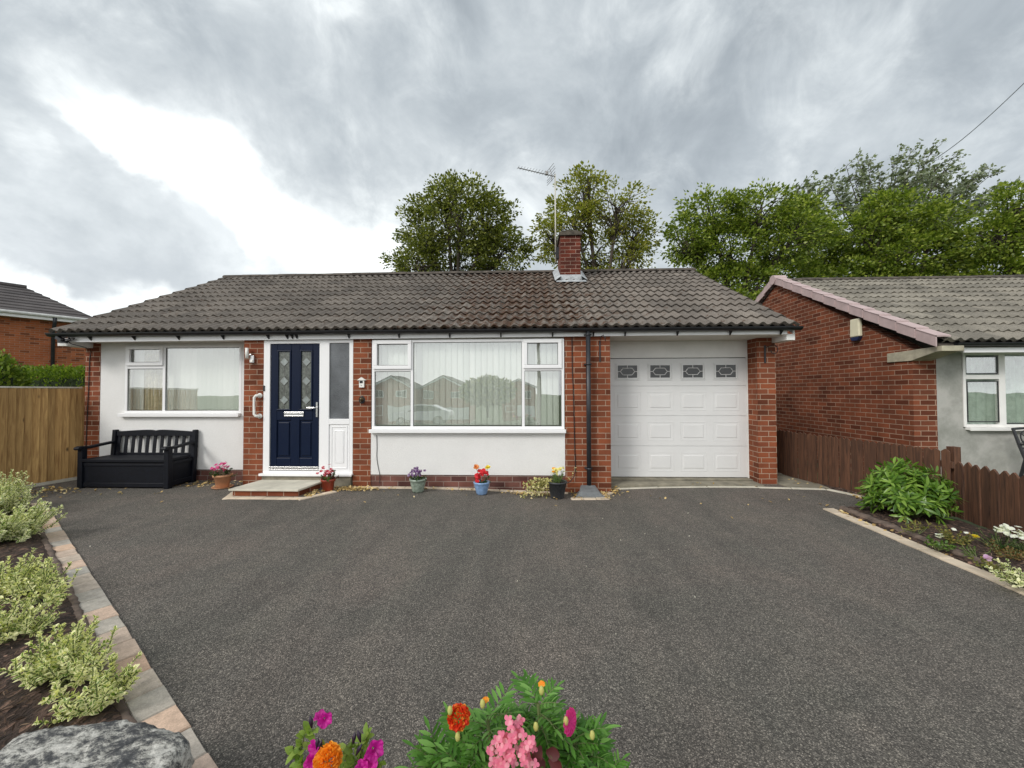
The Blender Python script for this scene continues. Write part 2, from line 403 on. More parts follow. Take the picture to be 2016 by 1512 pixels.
CONC = simple('pale concrete', (.56, .53, .44), .9, .18, 5, bmp=.5, bscale=70)
CONCD = simple('stained concrete', (.22, .20, .15), .95, .35, 6, bmp=.5, bscale=60)
LEAD = simple('lead flashing', (.40, .42, .43), .55, .3, 10, bmp=.5, bscale=25)
def wood(name, a, b_, knots=True, sc=1):
    m, nt, b = nodes(name); g = N(nt, 'ShaderNodeNewGeometry'); co = coord(nt)
    mp = N(nt, 'ShaderNodeMapping'); mp.inputs['Scale'].default_value = (14*sc, 14*sc, 1.0*sc); lk(nt, co, mp.inputs[0])
    off = N(nt, 'ShaderNodeVectorMath', operation='ADD'); lk(nt, mp.outputs[0], off.inputs[0])
    cb = N(nt, 'ShaderNodeCombineXYZ'); lk(nt, math_(nt, 'MULTIPLY', g.outputs['Random Per Island'], 40), cb.inputs[0]); lk(nt, math_(nt, 'MULTIPLY', g.outputs['Random Per Island'], 17), cb.inputs[2])
    lk(nt, cb.outputs[0], off.inputs[1])
    f = noi(nt, off.outputs[0], 2.2, 6, .6, 1.0)
    c = ramp(nt, f, [(.28, a), (.7, b_)])
    c = mixc(nt, 1., c, ramp(nt, g.outputs['Random Per Island'], [(0, (.78, .76, .72)), (1, (1.2, 1.18, 1.15))]), 'MULTIPLY')
    if knots:
        v = N(nt, 'ShaderNodeTexVoronoi'); v.inputs['Scale'].default_value = 1; mp2 = N(nt, 'ShaderNodeMapping'); mp2.inputs['Scale'].default_value = (5, 5, 2.6)
        lk(nt, co, mp2.inputs[0]); lk(nt, mp2.outputs[0], v.inputs['Vector'])
        k = mrange(nt, v.outputs['Distance'], .05, .12, 1, 0)
        c = mixc(nt, math_(nt, 'MULTIPLY', k, .85), c, [x*.25 for x in a])
    lk(nt, c, b.inputs['Base Color']); b.inputs['Roughness'].default_value = .85; bump(nt, b, f, .35, .004); return m
PINE = wood('treated pine', (.235, .125, .042), (.54, .345, .135))
BROWNW = wood('brown stained fence', (.032, .015, .009), (.15, .068, .036), False)
BARK = simple('bark', (.06, .048, .036), .95, .4, 12, bmp=1, bscale=20)
TERRA = simple('terracotta', (.50, .25, .13), .8, .15, 14, bmp=.3, bscale=60)
REDPOT = simple('red glazed pot', (.32, .055, .028), .3, .15, 9)
SAGE = simple('sage glazed pot', (.24, .29, .235), .35, .35, 22)
BLUEPOT = simple('blue glazed pot', (.20, .32, .52), .22, .22, 20)
BLKPOT = simple('charcoal pot', (.035, .037, .04), .5, .2, 30)
POTSOIL = simple('potting soil', (.03, .02, .014), .95, .5, 40, bmp=1)
GALV = simple('grey metal', (.28, .27, .26), .45, .1, 9, metal=.6)
DARKMET = simple('dark iron', (.02, .021, .024), .5, .2, 20)
def rockm():
    m, nt, b = nodes('mottled stone'); co = coord(nt)
    mp = N(nt, 'ShaderNodeMapping'); mp.inputs['Rotation'].default_value = (0, 0, -.5); mp.inputs['Scale'].default_value = (1, 1.7, 1.5); lk(nt, co, mp.inputs[0])
    f = noi(nt, mp.outputs[0], 13, 10, .84, .1)
    c = ramp(nt, f, [(.40, (.055, .058, .062)), (.465, (.13, .13, .13)), (.50, (.36, .35, .31)), (.56, (.74, .72, .66))])
    c = mixc(nt, 1., c, ramp(nt, noi(nt, co, 60, 5, .7), [(.3, (.65,)*3), (.7, (1.2,)*3)]), 'MULTIPLY')
    lk(nt, c, b.inputs['Base Color']); b.inputs['Roughness'].default_value = .85
    bump(nt, b, math_(nt, 'ADD', f, math_(nt, 'MULTIPLY', noi(nt, co, 45, 6, .7), .5)), .8, .02); return m
ROCK = rockm()
GRASS = simple('rough grass', (.06, .09, .03), .95, .4, 3, bmp=1, bscale=30)
ROADM = simple('road surface', (.10, .10, .10), .9, .15, 2)

# ================================================================== SETTING
def g(x, y):
    """gentle fall of the drive towards the downpipe; the street falls away behind the camera"""
    z = -.065*math.exp(-((x-.6)/1.25)**2)*math.exp(-(min(y, 0)/1.1)**2)
    return z
def street(y): return -.02-max(0, -y-7.0)*.07
# ground to the horizon
def ground_sheet():
    xs = np.concatenate([np.linspace(-900, -40, 10), np.linspace(-30, 30, 31), np.linspace(40, 900, 10)])
    ys = np.concatenate([np.linspace(-900, -90, 8), np.linspace(-80, -8, 25), np.linspace(-6, 30, 19), np.linspace(40, 900, 10)])
    V = [(x, y, -.09+(street(max(y, -70)) if y < -7 else 0)) for y in ys for x in xs]; n = len(xs)
    F_ = [(j*n+i, j*n+i+1, (j+1)*n+i+1, (j+1)*n+i) for j in range(len(ys)-1) for i in range(n-1)]
    mb = MB(); mb.mesh(V, F_); tag(mb.build('ground', GRASS, smooth=True), kind='structure')
ground_sheet()
mb = MB(); xs = np.linspace(-8.2, 4.62, 90); ys = np.linspace(-7.6, .62, 60)
V = [(x, y, g(x, y)) for y in ys for x in xs]; n = len(xs)
mb.mesh(V, [(j*n+i, j*n+i+1, (j+1)*n+i+1, (j+1)*n+i) for j in range(len(ys)-1) for i in range(n-1)])
tag(mb.build('driveway', TAR, smooth=True), kind='structure')
# street behind the camera (seen in the window reflections)
mb = MB(); mb.mesh([(-60, -8.2, street(-8.2)+.02), (60, -8.2, street(-8.2)+.02), (60, -19, street(-19)+.02), (-60, -19, street(-19)+.02)], [(0, 3, 2, 1)])
tag(mb.build('road', ROADM), kind='structure')
# concrete side path between garage and boundary fence
mb = MB(); mb.box(3.90, 4.66, .07, 8.5, -.08, .012)
mb.mesh([(3.90, .07, .004), (3.90, .03, .014), (4.55, -.02, .014), (4.66, .05, .014)], [(0, 1, 2, 3)])
tag(mb.build('path', CONCD), kind='structure')
mb = MB(); mb.box(1.26, 3.60, .17, .63, -.1, .018); mb.box(1.26, 3.60, .47, .63, .018, .036)
tag(mb.build('garage_threshold', CONCD, bevel=.006), kind='structure')

def strip(mb, p0, p1, w, blen, z=0.014, jig=.004, gap=.006, h=.08):
    """row of blocks with one edge on p0-p1, width w to the left of travel"""
    p0, p1 = Vector((*p0, 0)), Vector((*p1, 0)); d = (p1-p0); L = d.length; d.normalize(); nrm = Vector((-d.y, d.x, 0)); n = max(1, round(L/blen)); bl = L/n
    for i in range(n):
        a = i*bl+gap/2; b_ = (i+1)*bl-gap/2; j = [random.uniform(-jig, jig) for _ in range(4)]; zz = z+random.uniform(-.002, .002)
        P = [p0+d*a+nrm*j[0], p0+d*b_+nrm*j[1], p0+d*b_+nrm*(w+j[2]), p0+d*a+nrm*(w+j[3])]
        gz = [g(p.x, p.y) for p in P]; e = .006
        c = sum(P, Vector())/4
        T = [(c+(p-c)*(1-.05))+Vector((0, 0, gz[k]+zz)) for k, p in enumerate(P)]
        M_ = [p+Vector((0, 0, gz[k]+zz-e)) for k, p in enumerate(P)]; B = [p+Vector((0, 0, gz[k]-h)) for k, p in enumerate(P)]
        mb.mesh(T+M_+B, [(0, 1, 2, 3)]+[(4+k, 4+(k+1) % 4, (k+1) % 4, k) for k in range(4)]+[(8+k, 8+(k+1) % 4, 4+(k+1) % 4, 4+k) for k in range(4)])
mb = MB(); strip(mb, (-.26, -5.13), (-6.42, -.98), .135, .205)
tag(mb.build('kerb', BLOCK), kind='structure')
mb = MB(); strip(mb, (3.44, -4.3), (3.606, -1.0), -.12, .205)
strip(mb, (3.606, -1.0), (3.74, -.99), -.0995, .134)
tag(mb.build('kerb', BLOCKC), kind='structure')
mb = MB(); strip(mb, (-2.68, -.115), (.60, -.115), .10, .205, z=.010)
strip(mb, (.60, -.47), (1.13, -.47), .10, .18, z=.012); strip(mb, (1.13, -.47), (1.13, -.12), -.0, .2); 
strip(mb, (1.04, -.30), (1.26, -.12), .10, .14, z=.012); strip(mb, (-4.16, -.76), (-3.04, -.76), .10, .2, z=.012); strip(mb, (-4.06, -.76), (-4.35, -.05), .09, .2, z=.012); strip(mb, (-3.15, -.74), (-2.85, -.3), -.10, .2, z=.012)
tag(mb.build('kerb', BLOCKC), kind='structure')
# thin pale edge along the path end and the soil strip by the fence
mb = MB(); strip(mb, (1.26, .10), (3.45, .08), .05, .7, z=.012); strip(mb, (3.45, .06), (4.36, -.03), .05, .5, z=.014)
strip(mb, (4.36, -.03), (4.52, -.40), .05, .3, z=.018); strip(mb, (4.52, -.40), (4.62, -1.02), .05, .3, z=.018)
tag(mb.build('kerb', CONC), kind='structure')

def bed(name, poly, h, edge=.10, res=.045, amp=.016):
    """soil mound filling a polygon"""
    xs = [p[0] for p in poly]; ys = [p[1] for p in poly]; P = [Vector((p[0], p[1])) for p in poly]
    def inside(q):
        c = False; j = len(P)-1
        for i in range(len(P)):
            a, b_ = P[i], P[j]
            if (a.y > q.y) != (b_.y > q.y) and q.x < (b_.x-a.x)*(q.y-a.y)/(b_.y-a.y)+a.x: c = not c
            j = i
        return c
    def dist(q):
        m = 9
        for i in range(len(P)):
            a, b_ = P[i], P[(i+1) % len(P)]; ab = b_-a; t = max(0, min(1, (q-a).dot(ab)/ab.length_squared)); m = min(m, (q-a-ab*t).length)
        return m
    nx = int((max(xs)-min(xs))/res)+2; ny = int((max(ys)-min(ys))/res)+2; V = []; ok = []
    for j in range(ny):
        for i in range(nx):
            q = Vector((min(xs)+i*res, min(ys)+j*res)); d = dist(q); ins = inside(q)
            z = (h*min(1, d/edge) if ins else -.03-.0*d)
            if ins: z += amp*(noise.noise(Vector((q.x*7, q.y*7, 0)))+.7*noise.noise(Vector((q.x*22, q.y*22, 3))))*min(1, d/edge)
            V.append((q.x, q.y, g(q.x, q.y)+z)); ok.append(ins or d < res*1.0)
    F_ = [(j*nx+i, j*nx+i+1, (j+1)*nx+i+1, (j+1)*nx+i) for j in range(ny-1) for i in range(nx-1) if ok[j*nx+i] and ok[j*nx+i+1] and ok[(j+1)*nx+i] and ok[(j+1)*nx+i+1]]
    mb = MB(); mb.mesh(V, F_); tag(mb.build(name, SOIL, smooth=True), kind='structure')
bed('soil_left_bed', [(-.50, -5.11), (-6.50, -1.07), (-7.15, -.75), (-7.7, -1.4), (-7.7, -5.3), (-.5, -5.3)], .045)
bed('soil_right_bed', [(3.56, -4.3), (3.725, -1.10), (3.75, -1.0), (4.72, -1.0), (4.75, -4.3)], .05, edge=.06)
bed('soil_fence_strip', [(4.42, -.03), (4.57, -.40), (4.66, -1.0), (4.86, -1.0), (4.72, .3), (4.55, .6)], .03, edge=.05)
# rough brown stone edging inside the blocks
def rough_edge(x0, y0, x1, y1, w, h, n=60):
    mb = MB(); d = Vector((x1-x0, y1-y0, 0)); L = d.length; d.normalize(); nr = Vector((-d.y, d.x, 0)); V = []
    prof = [(-.5, -.03), (-.5, .55), (-.3, .95), (.1, 1.0), (.42, .8), (.5, .3), (.5, -.03)]
    for i in range(n+1):
        p = Vector((x0, y0, 0))+d*(L*i/n)
        for (a, b_) in prof:
            q = p+nr*(a*w); q.z = b_*h; nn = noise.noise_vector(q*16)*.014+noise.noise_vector(q*45)*.006
            V.append(tuple(q+Vector((nn.x, nn.y, nn.z if b_ > 0 else 0))))
    k = len(prof); mb.mesh(V, [(i*k+j, i*k+j+1, (i+1)*k+j+1, (i+1)*k+j) for i in range(n) for j in range(k-1)])
    return mb
tag(rough_edge(3.66, -4.3, 3.80, -1.06, .085, .060, 90).build('kerb', STONEK, smooth=True), kind='structure')
tag(rough_edge(3.80, -1.04, 4.66, -1.02, .06, .045, 30).build('kerb', STONEK, smooth=True), kind='structure')
tag(rough_edge(-.62, -5.08, -6.42, -1.15, .045, .03, 120).build('kerb', STONEK, smooth=True), kind='structure')

# ================================================================== BUNGALOW
HX0, HX1 = -7.42, 3.88; EY, EZ, RY, RZ = -.16, 2.395, 3.45, 4.30; SL = (RZ-EZ)/(RY-EY)
def roofz(y): return EZ+(y-EY)*SL if y <= RY else RZ-(y-RY)*SL
house = thing('bungalow', (-1.8, 0, 0), 'red brick and white render bungalow with a navy front door and white garage door', 'bungalow')
# brick piers and outer walls
mb = MB(); ZT = 2.30; ZB = -.35
for q in ((-4.44, -4.125, 0, .34), (-2.70, -2.42, 0, .34), (.565, 1.25, 0, .64)):   # piers by the door and left of the garage
    m2 = MB(); m2.box(*q, ZB, ZT); m2.build('brick_pier', RED, house)
mb.box(3.60, HX1, .32, 6.55, ZB, ZT)            # right wall
mb.box(HX0, -7.155, .32, 6.55, ZB, ZT)          # left wall
mb.box(-7.155, 3.60, 6.3, 6.55, ZB, ZT)         # rear wall
for x0, x1 in ((HX0, HX0+.2), (HX1-.2, HX1)):   # gable triangles
    mb.prism([(x0, .36, ZT), (x0, RY, roofz(RY)-.12), (x0, 6.5, ZT)], (x1-x0, 0, 0))
mb.build('wall', RED, house)
mb = MB()
mb.box(-7.155, -4.44, .335, .5, ZB, .185); mb.box(-2.42, .565, .012, .2, ZB, .185); mb.box(-4.125, -2.70, .10, .3, ZB, .10)
mb.build('plinth', DARKB, house)
mb = MB()                                       # white render panels
mb.box(-7.155, -6.73, .325, .55, .185, ZT); mb.box(-4.72, -4.44, .325, .55, .185, ZT); mb.box(-6.73, -4.72, .325, .55, .185, 1.085); mb.box(-6.73, -4.72, .33, .55, 2.243, ZT)
mb.build('render_panel', WREN, house)
mb = MB(); mb.box(-2.418, .563, .004, .3, .185, .83); mb.build('render_panel', WREN, house)
mb = MB(); mb.box(-7.2, 3.6, 2.2, 2.3, -.1, ZT); mb.box(-7.15, 3.6, .6, 6.3, -.12, -.05); mb.box(-4.6, -4.5, .56, 2.2, -.05, ZT); mb.box(.9, 1.0, .66, 2.2, -.05, ZT); mb.box(-2.6, -2.5, .35, 2.2, -.05, ZT); mb.build('inner_wall', INNER, house)
mb = MB(); mb.box(-7.2, 3.85, -.045, .72, 2.285, 2.30)
mb.box(-7.2, 3.85, .72, 6.3, 2.285, 2.30); mb.build('soffit', SOFF, house)
mb = MB()                                       # white fascia with a slight fall to the left
def zf(x): return 2.259+.0029*(x+7.3)
mb.prism([(-7.29, -.05, zf(-7.29)), (3.83, -.05, zf(3.83)), (3.83, -.05, 2.40), (-7.29, -.05, 2.40)], (0, .022, 0))
mb.build('fascia', UPVC, house, bevel=.003)
mb = MB()
for x0, x1 in ((-7.47, -7.29), (3.83, 3.95)):   # boxed eaves ends and barge boards
    mb = MB(); mb.box(x0, x1, -.035, .33, 2.205, 2.295)
    xs = x0 if x0 < 0 else x1-.025
    mb.prism([(xs, -.03, 2.30), (xs, RY, roofz(RY)-.14), (xs, 6.9, 2.29), (xs, 6.9, 2.41), (xs, RY, roofz(RY)-.02), (xs, -.03, 2.41)], (.025, 0, 0))
    mb.build('barge_board', UPVCD, house)
# gutter with brackets and downpipe
def gutter(mb, x0, x1, y, z, r=.055, n=10):
    V = []
    for x in (x0, x1):
        for rr in (r, r-.006):
            for k in range(n+1): th = PI+PI*k/n; V.append((x, y+rr*math.cos(th), z+rr*math.sin(th)))
    m = n+1; F_ = [(k, k+1, 2*m+k+1, 2*m+k) for k in range(n)]+[(m+k+1, m+k, 3*m+k, 3*m+k+1) for k in range(n)]+[(0, 2*m, 3*m, m), (n, m+n, 3*m+n, 2*m+n)]
    mb.mesh(V, F_)
    for b in (0, 2*m): mb.mesh([V[b+k] for k in range(m)], [tuple(range(m))])
mb = MB(); gutter(mb, -7.52, 3.99, -.11, 2.392)
for x in list(np.arange(-6.9, -3.6, .72))+[-3.72, -3.64, -3.57]+list(np.arange(-2.75, .9, .78))+[.98]+list(np.arange(1.45, 3.7, .77))+[3.72]:
    mb.prism([(x, -.052, 2.28), (x, -.052, 2.37), (x, -.14, 2.35), (x, -.11, 2.335)], (.020, 0, 0)) 
mb.build('gutter', BLACKP, house, smooth=False)
mb = MB(); mb.tube([(.905, -.105, 2.345), (.905, -.105, .03)], .034, 14)
for z in (1.86, .31, 2.30): mb.tube([(.905, -.105, z-.012), (.905, -.105, z+.012)], .040, 14); mb.box(.85, .96, -.075, .0, z-.008, z+.008)
mb.build('downpipe', PIPE, house, smooth=True)
# front tiles: every course a lapped wave
def tiles(name, mat, parent, x0, x1, ye, ze, yr, zr, pitch=.15, courses=12, amp=.038, lap=.030, seg=8, back=True):
    nx = int(round((x1-x0)/pitch)); cols = nx*seg; L = math.hypot(yr-ye, zr-ze)
    for side in ((0, 1) if back else (0,)):
        d = Vector((0, (yr-ye)/L, (zr-ze)/L)); nr = Vector((0, -d.z, d.y))
        if side: d = Vector((0, -d.y, d.z)); nr = Vector((0, d.z, -d.y*-1)); nr = Vector((0, -nr.y*-1, abs(nr.z)))
        yst = ye if not side else 2*yr-ye
        V = []; Fc = []; gauge = L/courses
        for c in range(courses):
            for t in range(0, cols, 2*seg):            # one tile = two rolls, an island of its own
                w = min(2*seg, cols-t); j = random.gauss(0, .0022); j2 = random.gauss(0, .0022); sl = random.gauss(0, .003); b = len(V)
                for k in range(w+1):
                    u = (t+k)/seg; x = x0+(t+k)*pitch/seg; ph = u % 1; wv = amp*(.5-.5*math.cos(2*PI*(ph**.85)))**1.25
                    e = j+(j2-j)*k/w
                    for (s_, lift) in ((sl+.022, -.006), (sl, lap), (gauge+.03, 0)):
                        P = Vector((x, yst, ze))+d*(c*gauge+s_)+nr*((wv if lift >= 0 else wv*.9-.010)+lift+e*(1 if lift > 0 else .3)); V.append(tuple(P))
                for k in range(w):
                    a = b+k*3; q = [(a, a+3, a+4, a+1), (a+1, a+4, a+5, a+2)]; Fc += q if not side else [f[::-1] for f in q]
        if side == 0: allV, allF = V, Fc
        else: o = len(allV); allV = allV+V; allF = allF+[tuple(i+o for i in f) for f in Fc]
    mb = MB(); mb.mesh(allV, allF); return mb.build(name, mat, parent, smooth=False)
roof = tiles('roof', TILE, house, -7.46, 3.94, EY, EZ, RY, RZ, back=True)
mb = MB()                                      # solid roof body just under the tiles
mb.prism([(-7.44, EY+.03, EZ-.05), (-7.44, EY+.03, EZ-.012), (-7.44, RY, RZ-.012), (-7.44, 2*RY-EY-.03, EZ-.012), (-7.44, 2*RY-EY-.03, EZ-.05), (-7.44, RY, RZ-.10)], (11.36, 0, 0))
mb.build('roof_underlay', RIDGE, house)
def ridge(x0, x1, y, z, parent, mat, r=.14, step=.45):
    mb = MB(); n = int((x1-x0)/step); st = (x1-x0)/n
    for i in range(n):
        a = x0+i*st+.003; b_ = x0+(i+1)*st-.003; V = []; dz = random.gauss(0, .004)
        for x in (a, b_):
            for k in range(9): th = PI*(k/8); V.append((x, y-r*math.cos(th)*1.1, z+dz+r*.62*math.sin(th)-.03))
        mb.mesh(V, [(k, k+1, 9+k+1, 9+k) for k in range(8)]+[tuple(range(9))[::-1], tuple(range(9, 18))])
    return mb.build('ridge_tiles', mat, parent, smooth=False)
ridge(-7.46, 3.94, RY, RZ+.015, house, RIDGE)
# chimney
ch = MB(); ch.box(.727, 1.160, 2.55, 3.30, 3.6, 4.86); ch = ch.build('chimney', CHIMB, house)
mb = MB(); mb.box(.695, 1.195, 2.515, 3.335, 4.85, 4.905); mb.prism([(.70, 2.52, 4.906), (1.19, 2.52, 4.906), (1.08, 2.52, 4.955), (.80, 2.52, 4.955)], (0, .80, 0))
mb.lathe([(.15, 0), (.15, .03), (.125, .045), (.12, .08), (.02, .10)], (.93, 2.80, 4.94), 16); mb.build('chimney_cap', simple('mossy mortar cap', (.075, .065, .05), .95, .5, 12, bmp=1, bscale=30), ch)
mb = MB(); z0 = roofz(2.55)
mb.prism([(.66, 2.545, z0-.02), (1.23, 2.545, z0-.02), (1.19, 2.545, z0+.165), (.71, 2.545, z0+.165)], (0, -.012, 0))
mb.face([(.62, 2.36, roofz(2.36)+.062), (1.27, 2.36, roofz(2.36)+.062), (1.25, 2.55, z0+.062), (.64, 2.55, z0+.062)])
for s_, xa, xb in ((-1, .722, .60), (1, 1.165, 1.30)):
    for k in range(6):
        y0 = 2.45+k*.14; y1 = y0+.15
        mb.mesh([(xa, y0, roofz(y0)+.16), (xa, y1, roofz(y1)+.16), (xb, y1, roofz(y1)+.066), (xb, y0, roofz(y0)+.066), (xa, y0, roofz(y0)+.05), (xa, y1, roofz(y1)+.05)], [(0, 1, 2, 3), (4, 5, 1, 0)])
mb.build('flashing', LEAD, ch)

# ------------------------------------------------ windows and doors
def window(parent, x0, x1, z0, z1, y, bars, casements, sillx, blind_y=.09, mat=UPVC, wb=.05, panes=None, off=.0, curtain=None):
    """bars: mullion/transom boxes (x0,x1,z0,z1); casements: openings with a proud frame; panes: glass rectangles"""
    mb = MB(); mb.frame(x0, x1, z0, z1, .042, y-.012, y+.06)
    for b in bars: mb.box(b[0], b[1], y-.010, y+.058, b[2], b[3])
    w = mb.build('window', mat, parent, bevel=.004)
    for c in casements:
        m2 = MB(); m2.frame(c[0], c[1], c[2], c[3], .056, y-.034, y+.03)
        m2.build('casement', mat, w, bevel=.006)
    for p in panes:
        m2 = MB(); m2.box(p[0], p[1], y+.010, y+.016, p[2], p[3]); m2.build('pane', GLASS, w)
        m3_ = MB(); m3_.frame(p[0]-.012, p[1]+.012, p[2]-.012, p[3]+.012, .016, y+.002, y+.009); m3_.build('gasket', BLACKP, w)
    m2 = MB(); m2.box(sillx[0], sillx[1], y-.075, y+.02, z0-.045, z0-.002); m2.box(sillx[0], sillx[1], y-.075, y-.062, z0-.055, z0-.045)
    m2.build('sill', mat, w, bevel=.004)
    m2 = MB(); x = x0+.05; sw = .087
    while x < x1-.05:
        if not (curtain and curtain[0] < x < curtain[1]):
            a = R(random.gauss(5, 1.5)); hx = sw*.5*math.cos(a); hy = sw*.5*math.sin(a); cy_ = y+blind_y+.04
            V = []
            for k in range(5):
                t = -1+k*.5; bow = .002*(1-t*t)
                for z in (z0+.05, z1-.03): V.append((x+hx*t, cy_+hy*t-bow, z))
            m2.mesh(V, [(2*k, 2*k+2, 2*k+3, 2*k+1) for k in range(4)])
        x += .093
    m2.build('blind', BLIND, w)
    return w
# left bedroom window
W1 = window(house, -6.728, -4.722, 1.112, 2.243, .335, [(-6.075, -6.030, 1.15, 2.205), (-6.69, -6.075, 1.855, 1.90)], [(-6.69, -6.06, 1.905, 2.235)], (-6.78, -4.725),
       panes=[(-6.632, -6.118, 1.965, 2.178), (-6.685, -6.078, 1.157, 1.853), (-6.028, -4.768, 1.157, 2.198)], curtain=(-6.5, -6.12))
mb = MB(); V = []; n = 60
for i in range(n+1):
    x = -6.70+.62*i/n; yy = .50+.02*math.sin(i*1.1)+.008*math.sin(i*2.7)
    for z in (1.13, 2.22): V.append((x, yy, z))
mb.mesh(V, [(2*i, 2*i+2, 2*i+3, 2*i+1) for i in range(n)]); mb.build('curtain', CURT, W1, smooth=True)
# lounge window
W2 = window(house, -2.401, .556, .885, 2.258, .0, [(-1.798, -1.756, .927, 2.216), (-.086, -.044, .927, 2.216), (-2.36, -1.798, 1.772, 1.812), (-.044, .515, 1.772, 1.812)],
       [(-2.372, -1.782, 1.805, 2.250), (-.058, .520, 1.805, 2.250)], (-2.424, .572),
       panes=[(-2.314, -1.840, 1.865, 2.190), (0.0, .462, 1.865, 2.190), (-2.357, -1.800, .929, 1.770), (-.042, .512, .929, 1.770), (-1.754, -.088, .929, 2.214)])
# door set
mb = MB(); mb.frame(-4.122, -2.702, .200, 2.272, .050, -.002, .075, wb=.035)
mb.box(-3.232, -3.078, -.004, .075, .235, 2.222); mb.box(-4.072, -4.022, -.004, .074, .235, 2.222); mb.box(-4.022, -3.232, -.004, .074, 2.215, 2.222)
mb.box(-3.078, -2.752, -.004, .074, .955, 1.040); mb.box(-2.762, -2.752, -.003, .074, .235, 2.222)
mb.box(-3.078, -2.762, .012, .06, .235, .955)
mb.frame(-3.05, -2.79, .27, .93, .018, .004, .02); mb.frame(-2.995, -2.845, .36, .86, .014, .003, .02); mb.box(-2.98, -2.86, .006, .02, .375, .845)
DF = mb.build('door_frame', UPVC, house, bevel=.005)
mb = MB(); mb.box(-3.078, -2.762, .02, .03, 1.040, 2.222); mb.build('side_light', OBSC, DF)
mb = MB(); mb.box(-4.15, -2.69, -.065, .075, .178, .200); mb.box(-4.15, -2.69, -.065, -.05, .165, .178); mb.build('door_sill', UPVC, DF, bevel=.004)
mb = MB(); mb.box(-4.02, -3.234, .0, .03, .238, .262); mb.box(-4.02, -3.234, -.012, .02, .272, .300); mb.build('threshold_bar', CHROME, DF, bevel=.003)
mb = MB(); mb.box(-4.125, -4.10, -.012, .0, 1.475, 1.56); mb.build('door_sensor', DARKMET, DF)
mb = MB(); X0, X1, ZD0, ZD1 = -4.018, -3.236, .304, 2.212
gl = [(-3.888, -3.708, 1.195, 2.09), (-3.540, -3.358, 1.195, 2.09)]; lp = [(-3.915, -3.690, .435, 1.02), (-3.552, -3.345, .435, 1.02)]
# stiles and rails around the glazed and moulded panels
mb.box(X0, -3.915, .012, .05, ZD0, ZD1); mb.box(-3.345, X1, .012, .05, ZD0, ZD1); mb.box(-3.69, -3.552, .012, .05, ZD0, ZD1)
for a, b_ in ((-3.915, -3.69), (-3.552, -3.345)):
    mb.box(a, b_, .012, .05, ZD0, .435); mb.box(a, b_, .012, .05, 1.02, 1.17); mb.box(a, b_, .012, .05, 2.115, ZD1); mb.box(a, b_, .03, .048, .435, 1.02); mb.box(a+.03, b_-.03, .016, .03, .47, .985)
DOOR = mb.build('front_door', NAVY, house, bevel=.007)
for a, b_ in ((-3.915, -3.69), (-3.552, -3.345)):
    m2 = MB(); m2.frame(a, b_, 1.17, 2.115, .024, .000, .03); m2.build('glazing_bead', NAVY, DOOR, bevel=.006)
    m2 = MB(); m2.box(a+.02, b_-.02, .020, .028, 1.19, 2.095); pn = m2.build('glass_panel', LEADG, DOOR)
    cx_ = (a+b_)/2
    for cz in (1.93, 1.63, 1.335): m2 = MB(); m2.prism([(cx_-.062, .020, cz), (cx_, .020, cz-.062), (cx_+.062, .020, cz), (cx_, .020, cz+.062)], (0, -.006, 0)); m2.build('diamond', LEADD, DOOR)
    m2 = MB()
    for cz in (1.93, 1.63, 1.335):
        P_ = [(cx_-.066, cz), (cx_, cz-.066), (cx_+.066, cz), (cx_, cz+.066)]
        for k in range(4): a_, c_ = P_[k], P_[(k+1) % 4]; m2.tube([(a_[0], .014, a_[1]), (c_[0], .014, c_[1])], .0025, 5)
    for z0_, z1_ in ((1.19, 1.27), (1.40, 1.565), (1.695, 1.865), (1.995, 2.095)): m2.tube([(cx_, .017, z0_), (cx_, .017, z1_)], .0022, 5)
    for z_ in (1.335, 1.63, 1.93): m2.tube([(a+.02, .017, z_), (cx_-.066, .017, z_)], .0022, 5); m2.tube([(cx_+.066, .017, z_), (b_-.02, .017, z_)], .0022, 5)
    m2.build('leading', GALV, DOOR)
mb = MB(); mb.frame(-3.79, -3.48, 1.078, 1.152, .013, -.004, .012); mb.box(-3.775, -3.495, .0, .012, 1.093, 1.137); mb.build('letterbox', CHROME, DOOR, bevel=.002)
mb = MB(); mb.box(-3.283, -3.257, -.004, .012, 1.07, 1.30); mb.tube([(-3.27, -.004, 1.215), (-3.27, -.045, 1.215), (-3.29, -.05, 1.215), (-3.40, -.05, 1.215)], .009, 8); mb.tube([(-3.27, -.006, 1.12), (-3.27, .0, 1.12)], .010, 8); mb.build('handle', CHROME, DOOR)
# garage door
mb = MB(); gx0, gx1, gy = 1.302, 3.585, .60; SZ = [.046, .552, 1.048, 1.540, 1.998]
for i in range(4): mb.box(gx0, gx1, gy, gy+.035, SZ[i]+(.0035 if i else 0), SZ[i+1]-.0035)
mb.box(gx0, gx1, gy+.010, gy+.03, SZ[0]+.01, SZ[-1]-.01)
cxs = [1.655+.5323*i for i in range(4)]
for i in range(3):
    zc = (SZ[i]+SZ[i+1])/2-.005
    for c in cxs:
        mb.frame(c-.212, c+.212, zc-.155, zc+.155, .007, gy-.0035, gy+.004)
        # raised field
        V = [(c-.165, gy, zc-.108), (c+.165, gy, zc-.108), (c+.165, gy, zc+.108), (c-.165, gy, zc+.108), (c-.157, gy-.006, zc-.100), (c+.157, gy-.006, zc-.100), (c+.157, gy-.006, zc+.100), (c-.157, gy-.006, zc+.100)]
        mb.mesh(V, [(4, 5, 6, 7), (0, 1, 5, 4), (1, 2, 6, 5), (2, 3, 7, 6), (3, 0, 4, 7)])
GD = mb.build('garage_door', GARD, house, bevel=.002)
